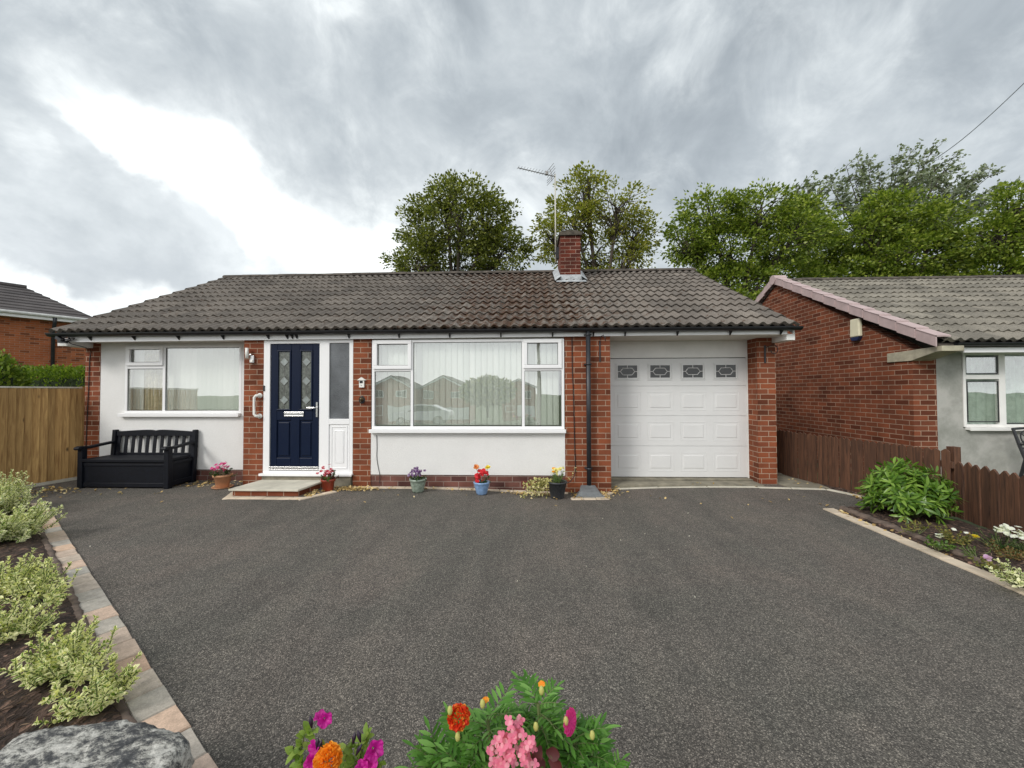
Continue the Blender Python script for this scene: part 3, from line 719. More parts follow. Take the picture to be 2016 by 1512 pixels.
for c in cxs:
    zc = 1.780; m2 = MB(); m2.box(c-.162, c+.162, gy-.004, gy, zc-.105, zc+.105); m2.build('garage_pane', DKGLASS, GD)
    m2 = MB(); m2.frame(c-.20, c+.20, zc-.143, zc+.143, .012, gy-.008, gy+.002); m2.frame(c-.178, c+.178, zc-.121, zc+.121, .018, gy-.012, gy+.002)
    hx = [(-.118, 0), (-.075, .055), (.075, .055), (.118, 0), (.075, -.055), (-.075, -.055)]
    for k in range(6): a_, c_ = hx[k], hx[(k+1) % 6]; m2.tube([(c+a_[0], gy-.008, zc+a_[1]), (c+c_[0], gy-.008, zc+c_[1])], .0055, 5)
    for a_, c_ in (((-.162, 0), (-.118, 0)), ((.118, 0), (.162, 0)), ((0, .055), (0, .105)), ((0, -.055), (0, -.105))): m2.tube([(c+a_[0], gy-.008, zc+a_[1]), (c+c_[0], gy-.008, zc+c_[1])], .0055, 5)
    m2.build('garage_window_frame', GARD, GD)
mb = MB(); mb.box(1.25, 3.60, gy-.008, gy+.04, 2.006, 2.289); mb.box(3.588, 3.602, gy-.012, gy+.03, .03, 2.006); mb.build('garage_lintel_board', UPVCD, house)
mb = MB(); mb.box(1.25, 3.60, gy+.04, gy+.06, -.02, 2.2); mb.build('garage_seal', BLACKP, house)
mb = MB(); mb.box(-4.12, -2.72, -.03, .095, .0, .165); mb.build('door_base', CONCD, house, bevel=.004)
# air brick in the plinth
mb = MB(); mb.box(-.10+.0, .125, .002, .014, .03, .10)
for i in range(9):
    for j in range(4): mb.box(-.095+i*.0245, -.083+i*.0245, -.001, .003, .034+j*.017, .043+j*.017, 0)
mb.build('air_brick', simple('air brick red', (.15, .035, .028), .8, .3, 80), house)

# ================================================================== THINGS ON AND BY THE HOUSE
t = thing('door_step', (-3.6, -.3, 0), 'low brick doorstep topped with a pale concrete slab below the navy front door', 'doorstep')
mb = MB(); mb.prism([(-4.14, -.60, -.08), (-3.20, -.60, -.08), (-3.13, -.03, -.08), (-4.10, -.03, -.08)], (0, 0, .158)); mb.build('brick_base', RED, t)
mb = MB(); mb.prism([(-4.18, -.635, .078), (-3.18, -.64, .078), (-3.10, -.035, .078), (-4.11, -.035, .078)], (0, 0, .028)); mb.build('slab', CONC, t, bevel=.006)

# storage bench
bx = thing('storage_bench', (-6.14, .05, 0), 'black slatted storage bench under the left window beside the wooden fence', 'bench')
bx0, bx1, by0, by1 = -6.86, -5.42, -.235, .295
mb = MB(); mb.box(bx0+.05, bx1-.05, by0+.022, by1-.03, .02, .40)
mb.box(bx0+.04, bx1-.04, by0+.010, by0+.03, .02, .085); mb.box(bx0+.04, bx1-.04, by0+.012, by0+.03, .335, .375)
for sx in (bx0+.026, bx1-.052): mb.box(sx, sx+.026, by0+.05, by1-.04, .03, .10); mb.box(sx, sx+.026, by0+.05, by1-.04, .35, .40)
mb.build('storage_box', BENCHM, bx, bevel=.006)
mb = MB(); mb.box(bx0+.045, bx1-.045, by0-.012, by1-.10, .405, .44)
for k in range(9): mb.box(bx0+.055, bx1-.055, by0-.006+k*.048, by0+.036+k*.048, .44, .444)
mb.build('seat', BENCHM, bx, bevel=.004)
for sx, fx in ((bx0, -1), (bx1-.075, 1)):
    mb = MB(); mb.box(sx, sx+.075, by0-.01, by0+.07, .0, .60); mb.build('leg', BENCHM, bx, bevel=.008)
    mb = MB(); mb.prism([(sx+.008, by1-.10, .0), (sx+.008, by1-.02, .0), (sx+.008, by1+.015, .845), (sx+.008, by1-.045, .845)], (.06, 0, 0)); mb.build('leg', BENCHM, bx, bevel=.008)
    mb = MB(); pr = [(by0-.05, .585), (by0-.065, .605), (by0-.055, .628), (by0-.02, .642), (by0+.03, .640), (by0+.10, .625), (by1-.06, .665), (by1-.055, .630), (by0+.10, .590), (by0+.02, .600), (by0-.02, .598)]
    mb.prism([(sx-.004, a, b_) for a, b_ in pr], (.083, 0, 0)); mb.build('armrest', BENCHM, bx, bevel=.006)
mb = MB(); pts = []; xl, xr = bx0+.075, bx1-.075
top = []
for i in range(25):
    t_ = i/24; x = xl+(xr-xl)*t_; z = .815+.030*math.sin(PI*min(t_, 1-t_)/.5*.5); z -= .016*math.exp(-((t_-.5)/.035)**2); top.append((x, z))
V = []
for x, z in top:
    for (yy, zz) in ((by1-.035, .745), (by1-.035+.004, z), (by1+.005, z), (by1, .745)): V.append((x, yy, zz))
mb.mesh(V, [(4*i+a, 4*i+(a+1) % 4, 4*i+4+(a+1) % 4, 4*i+4+a) for i in range(24) for a in range(4)]+[(0, 1, 2, 3)[::-1], (96, 97, 98, 99)])
mb.box(xl, xr, by1-.05, by1-.02, .42, .47); mb.build('back_rail', BENCHM, bx, bevel=.003)
for k in range(11):
    x = xl+.030+(xr-xl-.06)*k/10
    mb = MB(); mb.prism([(x-.027, by1-.045, .46), (x+.027, by1-.045, .46), (x+.027, by1-.018, .75), (x-.027, by1-.018, .75)], (0, .014, 0)); mb.build('slat', BENCHM, bx, bevel=.003)

# grab rail, lamp, doorbell, ornament
mb = MB(); P_ = [(-4.175, .0, 1.405), (-4.175, -.05, 1.405), (-4.20, -.062, 1.402), (-4.225, -.065, 1.375), (-4.228, -.065, 1.25), (-4.225, -.065, 1.115), (-4.20, -.062, 1.088), (-4.175, -.05, 1.085), (-4.175, 0, 1.085)]
mb.tube(P_, [.022, .022, .022, .019, .017, .019, .022, .022, .022], 12)
for z in (1.405, 1.085): mb.tube([(-4.175, .0, z), (-4.175, -.014, z)], .038, 16)
tag(mb.build('grab_rail', WHITEP, smooth=True), 'white plastic grab rail on the brick left of the navy door', 'grab rail')
t = thing('wall_lamp', (-4.31, 0, 1.93), 'slim white and chrome wall light high on the brick left of the door', 'wall light')
mb = MB(); mb.tube([(-4.352, -.06, 1.985), (-4.352, -.06, 2.145)], .024, 14); mb.build('lamp_shade', WHITEP, t, smooth=True)
mb = MB(); mb.box(-4.325, -4.262, -.035, 0, 1.915, 2.03); mb.box(-4.35, -4.29, -.055, -.02, 2.03, 2.05); mb.build('bracket', CHROME, t, bevel=.004)
mb = MB(); mb.box(-4.318, -4.27, -.05, -.035, 1.925, 1.96); mb.build('sensor', WHITEP, t, bevel=.004)
t = thing('doorbell', (-2.554, 0, 1.55), 'small white doorbell under a little pitched hood on the brick pier', 'doorbell')
mb = MB(); mb.box(-2.595, -2.517, -.03, 0, 1.525, 1.635); mb.prism([(-2.625, -.04, 1.635), (-2.487, -.04, 1.635), (-2.556, -.04, 1.685)], (0, .04, 0)); mb.build('housing', WHITEP, t, bevel=.003)
mb = MB(); mb.box(-2.585, -2.535, -.032, -.02, 1.59, 1.628); mb.build('camera_window', BLACKP, t)
mb = MB(); mb.tube([(-2.56, -.034, 1.56), (-2.56, -.028, 1.56)], .012, 12); mb.build('bell_button', CHROME, t)
t = thing('door_ornament', (-2.56, 0, 1.335), 'round black and bronze head ornament fixed below the white doorbell', 'ornament')
mb = MB(); V0 = MB(); V0.lathe([(.0, .016), (.035, .014), (.050, .008), (.054, 0)], (0, 0, 0), 20)
mb.mesh([(-2.56+v[0]*.92, -v[2], 1.335+v[1]*1.15) for v in V0.v], V0.f); mb.build('backplate', DARKMET, t, smooth=True)
V0 = MB(); V0.lathe([(.0, .045), (.012, .042), (.026, .030), (.034, .014), (.036, 0)], (0, 0, 0), 16, wob=.06)
mb = MB(); mb.mesh([(-2.56+v[0], -v[2]-.01, 1.345+v[1]) for v in V0.v], V0.f); mb.lathe([(.0, -.02), (.010, -.012), (.013, 0), (.008, .012), (0, .018)], (-2.56, -.045, 1.312), 10)
mb.build('head', simple('dark bronze', (.10, .075, .04), .35, .4, 30, metal=.7), t, smooth=True)

# cables
def cable(name, pts, r, mat, label, n=6):
    # smooth the polyline
    P = [Vector(p) for p in pts]; out = []
    for i in range(len(P)-1):
        p0 = P[max(i-1, 0)]; p1 = P[i]; p2 = P[i+1]; p3 = P[min(i+2, len(P)-1)]
        for k in range(6):
            t_ = k/6; out.append(.5*((2*p1)+(-p0+p2)*t_+(2*p0-5*p1+4*p2-p3)*t_*t_+(-p0+3*p1-3*p2+p3)*t_**3))
    out.append(P[-1]); mb = MB(); mb.tube(out, r, n); return tag(mb.build(name, mat, smooth=True), label, 'cable')
cable('wall_cable', [(.675, -.012, 2.30), (.678, -.012, 1.8), (.69, -.012, 1.5), (.692, -.012, 1.42), (.70, -.012, 1.0), (.71, -.012, .5), (.715, -.014, .33), (.70, -.03, .20), (.62, -.05, .10), (.5, -.05, .06)], .0065, BLACKP, 'thin black cable running down the brick beside the downpipe')
cable('wall_cable', [(-2.325, -.004, .79), (-2.32, -.004, .6), (-2.322, -.004, .45), (-2.30, -.004, .3), (-2.275, -.004, .18), (-2.28, .004, .05)], .004, DARKMET, 'short thin cable on the white render under the large window')
cable('wall_cable', [(-7.30, -.06, 2.30), (-7.22, -.04, 2.23), (-7.16, .1, 2.19), (-7.31, .305, 2.15), (-7.335, .310, 2.0), (-7.345, .310, 1.5), (-7.36, .310, 1.0), (-7.37, .310, .55)], .006, BLACKP, 'black cable hanging down the brick corner above the bench')
mb = MB()
for i in range(9): mb.tube([(-7.33+random.uniform(-.05, .14), -.10, 2.33+random.uniform(-.03, .03)), (-7.28+random.uniform(-.05, .12), -.12, 2.30+random.uniform(-.03, .02)), (-7.20+random.uniform(-.05, .1), -.09, 2.31+random.uniform(-.03, .03))], .007, 5)
mb.box(-7.36, -7.24, -.13, -.08, 2.24, 2.29); mb.obox((-7.30, -.14, 2.30), (1, 0, -.6), (0, 1, 0), (.6, 0, 1), .05, .03, .022)
tag(mb.build('cable_junction', BLACKP), 'tangle of black cable and a clamp at the left end of the gutter', 'cable clamp')
# hanging basket brackets
def basket_bracket(p, s, label):
    mb = MB(); x, y, z = p; mb.box(x-.012, x+.012, y-.012, y, z-.24, z+.04)
    P = [(x, y-.01, z)]
    for k in range(14):
        a = k/13*1.55*PI; rr = .085*(1-k/13*.62); P.append((x+s*(.10+rr*math.sin(a)), y-.05, z-.045+rr*math.cos(a)))
    mb.tube(P, .006, 6); return tag(mb.build('basket_bracket', DARKMET, smooth=False), label, 'bracket')
basket_bracket((3.72, .32, 2.13), 1, 'curled black iron basket bracket on the brick right of the garage')
mb = MB(); mb.box(1.085, 1.105, -.012, 0, 1.90, 2.22); mb.tube([(1.095, -.01, 2.2), (1.095, -.10, 2.27), (1.11, -.20, 2.28), (1.13, -.24, 2.23), (1.14, -.20, 2.19)], .006, 6)
tag(mb.build('basket_bracket', DARKMET), 'thin iron basket bracket on the brick between downpipe and garage', 'bracket')
# rain shoe
mb = MB(); gz = g(.9, -.3); mb.prism([(.68, -.36, gz), (1.08, -.38, gz), (1.03, -.10, gz), (.74, -.10, gz)], (0, 0, .035))
mb.mesh([(.70, -.35, gz+.035), (1.06, -.37, gz+.035), (1.01, -.11, gz+.035), (.76, -.11, gz+.035), (.74, -.30, gz+.075), (1.01, -.31, gz+.075), (.99, -.12, gz+.13), (.78, -.12, gz+.13)], [(4, 5, 6, 7), (0, 1, 5, 4), (1, 2, 6, 5), (3, 0, 4, 7), (2, 3, 7, 6)])
tag(mb.build('drain_cover', simple('slate grey drain cover', (.14, .15, .155), .6, .2, 15), bevel=.006), 'grey sloping drain cover at the foot of the black downpipe', 'drain cover')

# TV aerial
t = thing('tv_aerial', (.66, 3.0, 4.5), 'tv aerial on a tall pale mast strapped to the chimney', 'aerial')
mb = MB(); mb.tube([(.655, 3.0, 4.42), (.652, 3.0, 6.46)], .016, 8); mb.build('mast', simple('pale mast', (.55, .53, .46), .5, .1, 5), t, smooth=True)
mb = MB(); mb.box(.66, .735, 2.95, 3.05, 4.50, 4.75); mb.box(.62, .70, 2.97, 3.03, 4.60, 4.64); mb.build('chimney_bracket', DARKMET, t)
B0 = Vector((.66, 3.0, 6.42)); B1 = Vector((-.19, 2.64, 6.42)); bd = (B1-B0).normalized(); sd = Vector((-bd.y, bd.x, 0))
if sd.x < 0: sd = -sd
mb = MB(); mb.tube([B0+Vector((0, 0, -.02)), B1], .010, 6); mb.build('boom', GALV, t)
mb = MB()
for k in range(11):
    c = B0.lerp(B1, .24+.76*k/10); L = .105-.0035*k; mb.tube([c-sd*L+Vector((0, 0, .01)), c+sd*L+Vector((0, 0, .01))], .004, 5)
c = B0.lerp(B1, .24); mb.box(c.x-.03, c.x+.03, c.y-.03, c.y+.03, c.z-.02, c.z+.05)
mb.build('directors', GALV, t)
mb = MB(); c0 = B0.lerp(B1, .10)
mb.tube([c0+Vector((-.0, 0, -.14)), c0, c0+Vector((-.05, 0, .16))], .008, 5)
for dz in (-.14, -.08, -.03, .05, .10, .16): c = c0+Vector((-.02 if dz < 0 else -.05*dz/.16, 0, dz)); mb.tube([c-sd*.21, c+sd*.21], .005, 5)
mb.build('reflector', GALV, t)
# ------------------------------------------------ fences
fl = thing('wooden_fence', (-7.6, 0, 0), 'tan closeboard timber fence with pale capping left of the bungalow', 'fence')
A = Vector((-7.50, .36, 0)); B = Vector((-7.78, -.06, 0)); Cc = Vector((-7.92, -1.1, 0)); 
def boards(mb, a, b, z0, z1, w=.115, th=.012, lapx=.012, jit=.004, point=0, gap=0, alt=.008, feather=0):
    d = (b-a); L = d.length; d.normalize(); n = max(1, int(round(L/w))); st = L/n; nr = Vector((-d.y, d.x, 0))
    for i in range(n):
        c = a+d*(st*(i+.5)); hw = st/2+(lapx if not gap else -gap/2); o = nr*((i % 2)*alt+random.uniform(-.002, .002)); zt = z1+random.uniform(-jit, jit); zb = z0+random.uniform(-jit, jit)
        if point:
            O = [c-d*hw+o+Vector((0, 0, zb)), c+d*hw+o+Vector((0, 0, zb)), c+d*hw+o+Vector((0, 0, zt-point)), c+d*hw*.5+o+Vector((0, 0, zt-point*.42)), c+o+Vector((0, 0, zt)), c-d*hw*.5+o+Vector((0, 0, zt-point*.42)), c-d*hw+o+Vector((0, 0, zt-point))]
        else: O = [c-d*hw+o+Vector((0, 0, zb)), c+d*hw+o+Vector((0, 0, zb)), c+d*hw+o+Vector((0, 0, zt)), c-d*hw+o+Vector((0, 0, zt))]
        if feather: O[0] = O[0]+nr*feather; O[3] = O[3]+nr*feather
        mb.prism(O, nr*th)
    return mb
PA = onground(157, 943); PB = onground(79, 956); dirf = (PB-PA).normalized(); PC = PA+dirf*3.2
mb = MB(); boards(mb, PA, PC, .05, 1.528, w=.087, gap=0, lapx=.004, jit=.001, alt=0, feather=.020); mb.build('board_panel', PINE, fl)
mb = MB(); n_ = Vector((-dirf.y, dirf.x, 0)); mb.obox((PA+PC)/2+Vector((0, 0, 1.545)), dirf, n_, (0, 0, 1), 1.6, .03, .012); mb.build('capping', simple('pale weathered capping', (.58, .55, .48), .8, .2, 8), fl)
mb = MB(); mb.obox((PA+PC)/2+Vector((0, 0, .02)), dirf, n_, (0, 0, 1), 1.6, .028, .028); mb.build('gravel_board', CONC, fl)
mb = MB(); mb.obox(PA-dirf*.03+Vector((0, 0, .78)), dirf, n_, (0, 0, 1), .035, .035, .78); mb.build('post', PINE, fl)

f2 = thing('picket_fence', (4.6, 0, 0), 'dark brown closely boarded fence along the side path to the neighbour', 'fence')
a = Vector((4.24, 4.2, 0)); b = Vector((4.40, .75, 0)); c = Vector((4.80, -1.30, 0))
mb = MB(); boards(mb, a, b, .02, .78, w=.088, gap=.004, point=.028, jit=.006); boards(mb, b, c, .02, .775, w=.088, gap=.007, point=.028, jit=.006); mb.build('pickets', BROWNW, f2)
mb = MB()
for p, q in ((a, b), (b, c)):
    d = (q-p); 
    for z in (.22, .6): mb.obox((p+q)/2+Vector((.045, 0, z)), d, (-d.y, d.x, 0), (0, 0, 1), d.length/2, .018, .035)
mb.build('rails', BROWNW, f2)
mb = MB(); mb.obox((4.93, -1.22, .4), (1, 0, 0), (0, 1, 0), (0, 0, 1), .04, .04, .40); mb.build('post', BROWNW, f2)
f3 = thing('picket_fence', (4.65, -2.2, 0), 'lower picket fence with pointed tops beside the right flower bed', 'fence')
a = Vector((4.815, -1.34, 0)); b = Vector((4.60, -2.1, 0)); c = Vector((4.40, -4.2, 0))
mb = MB(); boards(mb, a, b, .03, .665, w=.108, gap=.016, point=.045, jit=.008, th=.018); boards(mb, b, c, .03, .665, w=.108, gap=.016, point=.045, jit=.008, th=.018); mb.build('pickets', BROWNW, f3)
mb = MB()
for p, q in ((a, b), (b, c)):
    d = (q-p)
    for z in (.18, .5): mb.obox((p+q)/2+Vector((.045, .01, z)), d, (-d.y, d.x, 0), (0, 0, 1), d.length/2, .018, .032)
mb.build('rails', BROWNW, f3)

# ------------------------------------------------ right neighbour bungalow
nb = thing('neighbour_bungalow', (9, 1, 0), 'neighbouring bungalow with red brick gable, pink verge caps and grey cement render', 'bungalow')
NX, NY = 6.19, .58; NRY, NRZ = 3.96, 4.17; NEY, NEZ = .15, 2.17; NSL = (NRZ-NEZ)/(NRY-NEY)
mb = MB(); mb.box(NX, 6.553, NY, NY+.3, -.3, 2.1)
mb.prism([(NX, NY+.3, -.3), (NX, 7.3, -.3), (NX, 7.3, 2.2), (NX, NRY, NRZ-.06), (NX, NY, 2.1), (NX, NY+.3, 2.1)], (.25, 0, 0)); mb.build('wall', REDN, nb)
mb = MB(); mb.box(6.553, 6.95, NY+.003, NY+.25, -.3, 2.1); mb.box(6.95, 9.6, NY+.003, NY+.25, -.3, .85); mb.box(9.6, 14, NY+.003, NY+.25, -.3, 2.1); mb.build('render_panel', GREN, nb)
mb = MB(); mb.box(6.45, 14, 2.5, 2.6, -.2, 2.1); mb.box(6.45, 14, NY+.01, 7.2, 2.10, 2.12); mb.build('inner_wall', INNER, nb)
mb = MB(); mb.box(6.60, 14, NEY+.06, NEY+.082, 1.985+.04, NEZ-.02); mb.box(6.60, 14, NEY+.082, 1.0, 2.06, 2.075); mb.build('fascia', UPVC, nb)
mb = MB(); gutter(mb, 6.42, 14, NEY+.01, NEZ-.005, .05); mb.build('gutter', BLACKP, nb)
W3 = window(nb, 6.955, 9.55, .868, 2.06, NY, [(7.505, 7.60, .91, 2.02), (7.0, 7.505, 1.63, 1.70)], [], (6.98, 9.6), panes=[(7.015, 7.49, 1.725, 1.985), (7.03, 7.495, .955, 1.59), (7.60, 9.5, .93, 2.02)], mat=UPVCD)
for o in list(W3.children):
    if o.name.startswith('blind'): bpy.data.objects.remove(o)
mb = MB(); V = []; n = 160
for i in range(n+1):
    x = 7.0+2.5*i/n; yy = NY+.17+.022*math.sin(i*.62)+.010*math.sin(i*1.9)
    for z in (.90, 2.03): V.append((x, yy, z))
mb.mesh(V, [(2*i, 2*i+2, 2*i+3, 2*i+1) for i in range(n)]); mb.build('curtain', simple('net curtain', (.52, .60, .54), .9, .2, 10), W3, smooth=True)
tiles('roof', TILEN, nb, 6.24, 14.0, NEY, NEZ+.01, NRY, NRZ, pitch=.15, courses=12)
mb = MB(); mb.prism([(6.2, NEY+.03, NEZ-.07), (6.2, NEY+.03, NEZ-.02), (6.2, NRY, NRZ-.015), (6.2, 2*NRY-NEY, NEZ-.02), (6.2, 2*NRY-NEY, NEZ-.07), (6.2, NRY, NRZ-.10)], (7.8, 0, 0)); mb.build('roof_underlay', RIDGE, nb)
ridge(6.25, 14, NRY, NRZ+.01, nb, RIDGE)
# pink dry verge caps
PINKV = simple('pink verge cap', (.46, .355, .345), .8, .12, 6, bmp=.3, bscale=60)
L = math.hypot(NRY-NEY, NRZ-NEZ); nv = 12
for side in (1, -1):
    for i in range(nv if side == 1 else 5):
        mb = MB(); s0 = (L/nv)*i if side == 1 else (L/nv)*(nv-1-i); s1 = s0+L/nv*.985
        ys = [NEY-.05+(NRY-NEY)*s/L for s in (s0, s1)]; zs = [NEZ+(NRZ-NEZ)*s/L for s in (s0, s1)]
        if side == -1: ys = [2*NRY-y for y in ys]
        up_ = .075; jj = .022
        for (xa, xb, za, zb) in ((6.09, 6.30, .062, .085), (6.09, 6.11, -.085, .08)):
            V = []
            for k in (0, 1):
                e = jj if k == 0 else 0
                for x, z in ((xa, za), (xb, za), (xb, zb), (xa, zb)): V.append((x-(e*.6 if x < 6.2 else 0), ys[k], zs[k]+z+e))
            mb.mesh(V, [(0, 1, 2, 3), (7, 6, 5, 4), (0, 4, 5, 1), (1, 5, 6, 2), (2, 6, 7, 3), (3, 7, 4, 0)])
        mb.build('verge_cap', PINKV, nb)
mb = MB(); mb.tube([(6.07, NRY, NRZ+.03), (6.36, NRY, NRZ+.03)], .115, 14); mb.build('verge_cap', PINKV, nb, smooth=False)
mb = MB(); mb.prism([(6.165, 1.00, 1.935), (6.165, NY, 1.93), (6.165, .20, 2.035), (6.165, .10, 2.04), (6.165, .10, 2.12), (6.165, 1.00, 2.085)], (.32, 0, 0)); mb.build('kneeler_beam', simple('kneeler concrete', (.38, .35, .26), .9, .25, 8, bmp=.5), nb, bevel=.005)
t = thing('alarm_box', (6.17, 1.61, 2.6), 'cream alarm box with blue base high on the neighbour brick gable', 'alarm box')
mb = MB(); mb.prism([(6.19, 1.50, 2.46), (6.19, 1.72, 2.46), (6.19, 1.71, 2.80), (6.19, 1.51, 2.80)], (-.07, 0, 0)); mb.build('cover', simple('cream plastic', (.72, .68, .50), .5, .05, 5), t, bevel=.02)
mb = MB(); mb.prism([(6.19, 1.50, 2.455), (6.19, 1.72, 2.455), (6.19, 1.67, 2.385), (6.19, 1.55, 2.385)], (-.072, 0, 0)); mb.build('strobe', simple('blue lens', (.02, .03, .08), .2, .1, 5), t, bevel=.01)
# neighbour's iron bench
t = thing('garden_bench', (7.9, .05, 0), 'black cast iron garden bench in front of the grey rendered wall', 'bench')
def iron_end(x):
    mb = MB(); y0, y1 = -.28, .22
    mb.tube([(x, y1+.10, .86), (x, y1+.02, .60), (x, y1-.04, .42), (x, y1+.06, .0)], [.018, .022, .022, .02], 8)
    mb.tube([(x, y1-.04, .42), (x, y0+.05, .42), (x, y0, .36), (x, y0-.03, 0)], .018, 8); mb.tube([(x, y1+.03, .64), (x, y0+.08, .64), (x, y0, .60), (x, y0+.02, .42)], .016, 8)
    for k in range(3):
        P = [(x, y0+.14+k*.12+.05*math.sin(a_), .53+.05*math.cos(a_)) for a_ in np.linspace(0, 2*PI, 13)]; mb.tube(P, .008, 5, caps=False)
    return mb
for x in (7.40, 8.68): iron_end(x).build('bench_end', DARKMET, t)
mb = MB()
for k in range(7): mb.box(7.40, 8.68, -.26+k*.07, -.21+k*.07, .43, .45)
mb.build('seat', BROWNW, t)
mb = MB(); mb.tube([(7.40, .33, .86), (8.04, .36, .91), (8.68, .33, .86)], .018, 8); mb.tube([(7.40, .22, .58), (8.68, .22, .58)], .014, 8)
for k in range(5):
    cxx = 7.56+.24*k; P = [(cxx+.10*math.sin(a_), .28+.02*math.cos(a_), .73+.11*math.cos(a_)) for a_ in np.linspace(0, 2*PI, 17)]; mb.tube(P, .009, 5, caps=False)
    mb.tube([(cxx-.10, .27, .66), (cxx+.10, .29, .80)], .007, 5); mb.tube([(cxx-.10, .29, .80), (cxx+.10, .27, .66)], .007, 5)
mb.build('backrest', DARKMET, t)

# ------------------------------------------------ left neighbour (two storeys)
def Wp(xc, z, zc): # point given sideways / depth in the camera's level frame and height
    return Vector((CAM.x+math.cos(YAW)*xc-math.sin(YAW)*zc, CAM.y+math.sin(YAW)*xc+math.cos(YAW)*zc, z))
ln = thing('brick_house', (-17.5, 8, 0), 'orange brick two storey house with grey tiled roof beyond the left hedge', 'house')
EZ2 = 4.42; E1 = Wp(-16.95, EZ2, 16.05); E0 = Wp(-18.3, EZ2, 13.95); dd = (E1-E0).normalized(); E0 = E1-dd*11; nn_ = Vector((-dd.y, dd.x, 0))
if nn_.x > 0: nn_ = -nn_
hw = 2.35; RID = 1.30; wl = .30
w1 = E1+nn_*wl; w0 = E0+nn_*wl; w1b = E1+nn_*(2*hw-wl); w0b = E0+nn_*(2*hw-wl)
mb = MB(); z0 = Vector((0, 0, -.3-EZ2)); L_ = 11
V = [w0+z0, w1+z0, w1b+z0, w0b+z0, w0+Vector((0, 0, .05)), w1+Vector((0, 0, .05)), w1b+Vector((0, 0, .05)), w0b+Vector((0, 0, .05))]
def uvq(p): return [((q-w0).dot(dd), q.z) for q in p]
mb.face([V[0], V[1], V[5], V[4]], uvq([V[0], V[1], V[5], V[4]])); 
P = [V[1], V[2], V[6], V[5]]; mb.face(P, [((q-w1).dot(nn_), q.z) for q in P]); mb.face([V[3], V[0], V[4], V[7]]); mb.face([V[2], V[3], V[7], V[6]])
mb.build('wall', ORB, ln)
mb = MB(); rt_ = (E1+E1+nn_*2*hw)/2+Vector((0, 0, RID))-dd*1.6; rt0 = rt_-dd*11; eb1 = E1+nn_*2*hw; eb0 = E0+nn_*2*hw; nC = 9
for k in range(nC):
    a0, a1 = k/nC, (k+1)/nC
    for (s0, s1, r0, r1) in ((E0, E1, rt0, rt_), (eb0, eb1, rt0, rt_)):
        p = [s0.lerp(r0, a0)+Vector((0, 0, .06)), s1.lerp(r1, a0)+Vector((0, 0, .06)), s1.lerp(r1, a1)+Vector((0, 0, .02)), s0.lerp(r0, a1)+Vector((0, 0, .02))]
        mb.mesh(p+[p[0]-Vector((0, 0, .05)), p[1]-Vector((0, 0, .05))], [(0, 1, 2, 3), (4, 5, 1, 0)])
mb.mesh([E1, eb1, rt_+Vector((0, 0, .02)), E1+Vector((0, 0, .06)), eb1+Vector((0, 0, .06))], [(0, 2, 3), (1, 4, 2)])
mb.build('roof', TILEO, ln)
mb = MB(); mb.tube([rt0+Vector((0, 0, .04)), rt_+Vector((0, 0, .04))], .10, 8); mb.build('ridge_tiles', TILEO, ln)
mb = MB(); mb.obox((E0+E1)/2+Vector((0, 0, -.08)), dd, nn_, (0, 0, 1), 5.5, .015, .10); mb.obox((E0+E1)/2+nn_*.15+Vector((0, 0, -.16)), dd, nn_, (0, 0, 1), 5.5, .15, .012)
mb.build('fascia', UPVC, ln)
mb = MB(); mb.tube([E0-nn_*.06+Vector((0, 0, -.02)), E1-nn_*.06+Vector((0, 0, -.02))], .06, 8); mb.build('gutter', simple('pale gutter', (.62, .62, .6), .5), ln)
mb = MB(); q = Wp(-17.45, 0, 15.0); tt = (q-E0).dot(dd); q0 = E0+dd*tt; mb.tube([q0+Vector((0, 0, .0))-nn_*.05, q0+Vector((0, 0, -.28))-nn_*.03, q0+nn_*.22+Vector((0, 0, -.6)), q0+nn_*.22+Vector((0, 0, -4.6))], .055, 8); mb.build('downpipe', PIPE, ln, smooth=True)

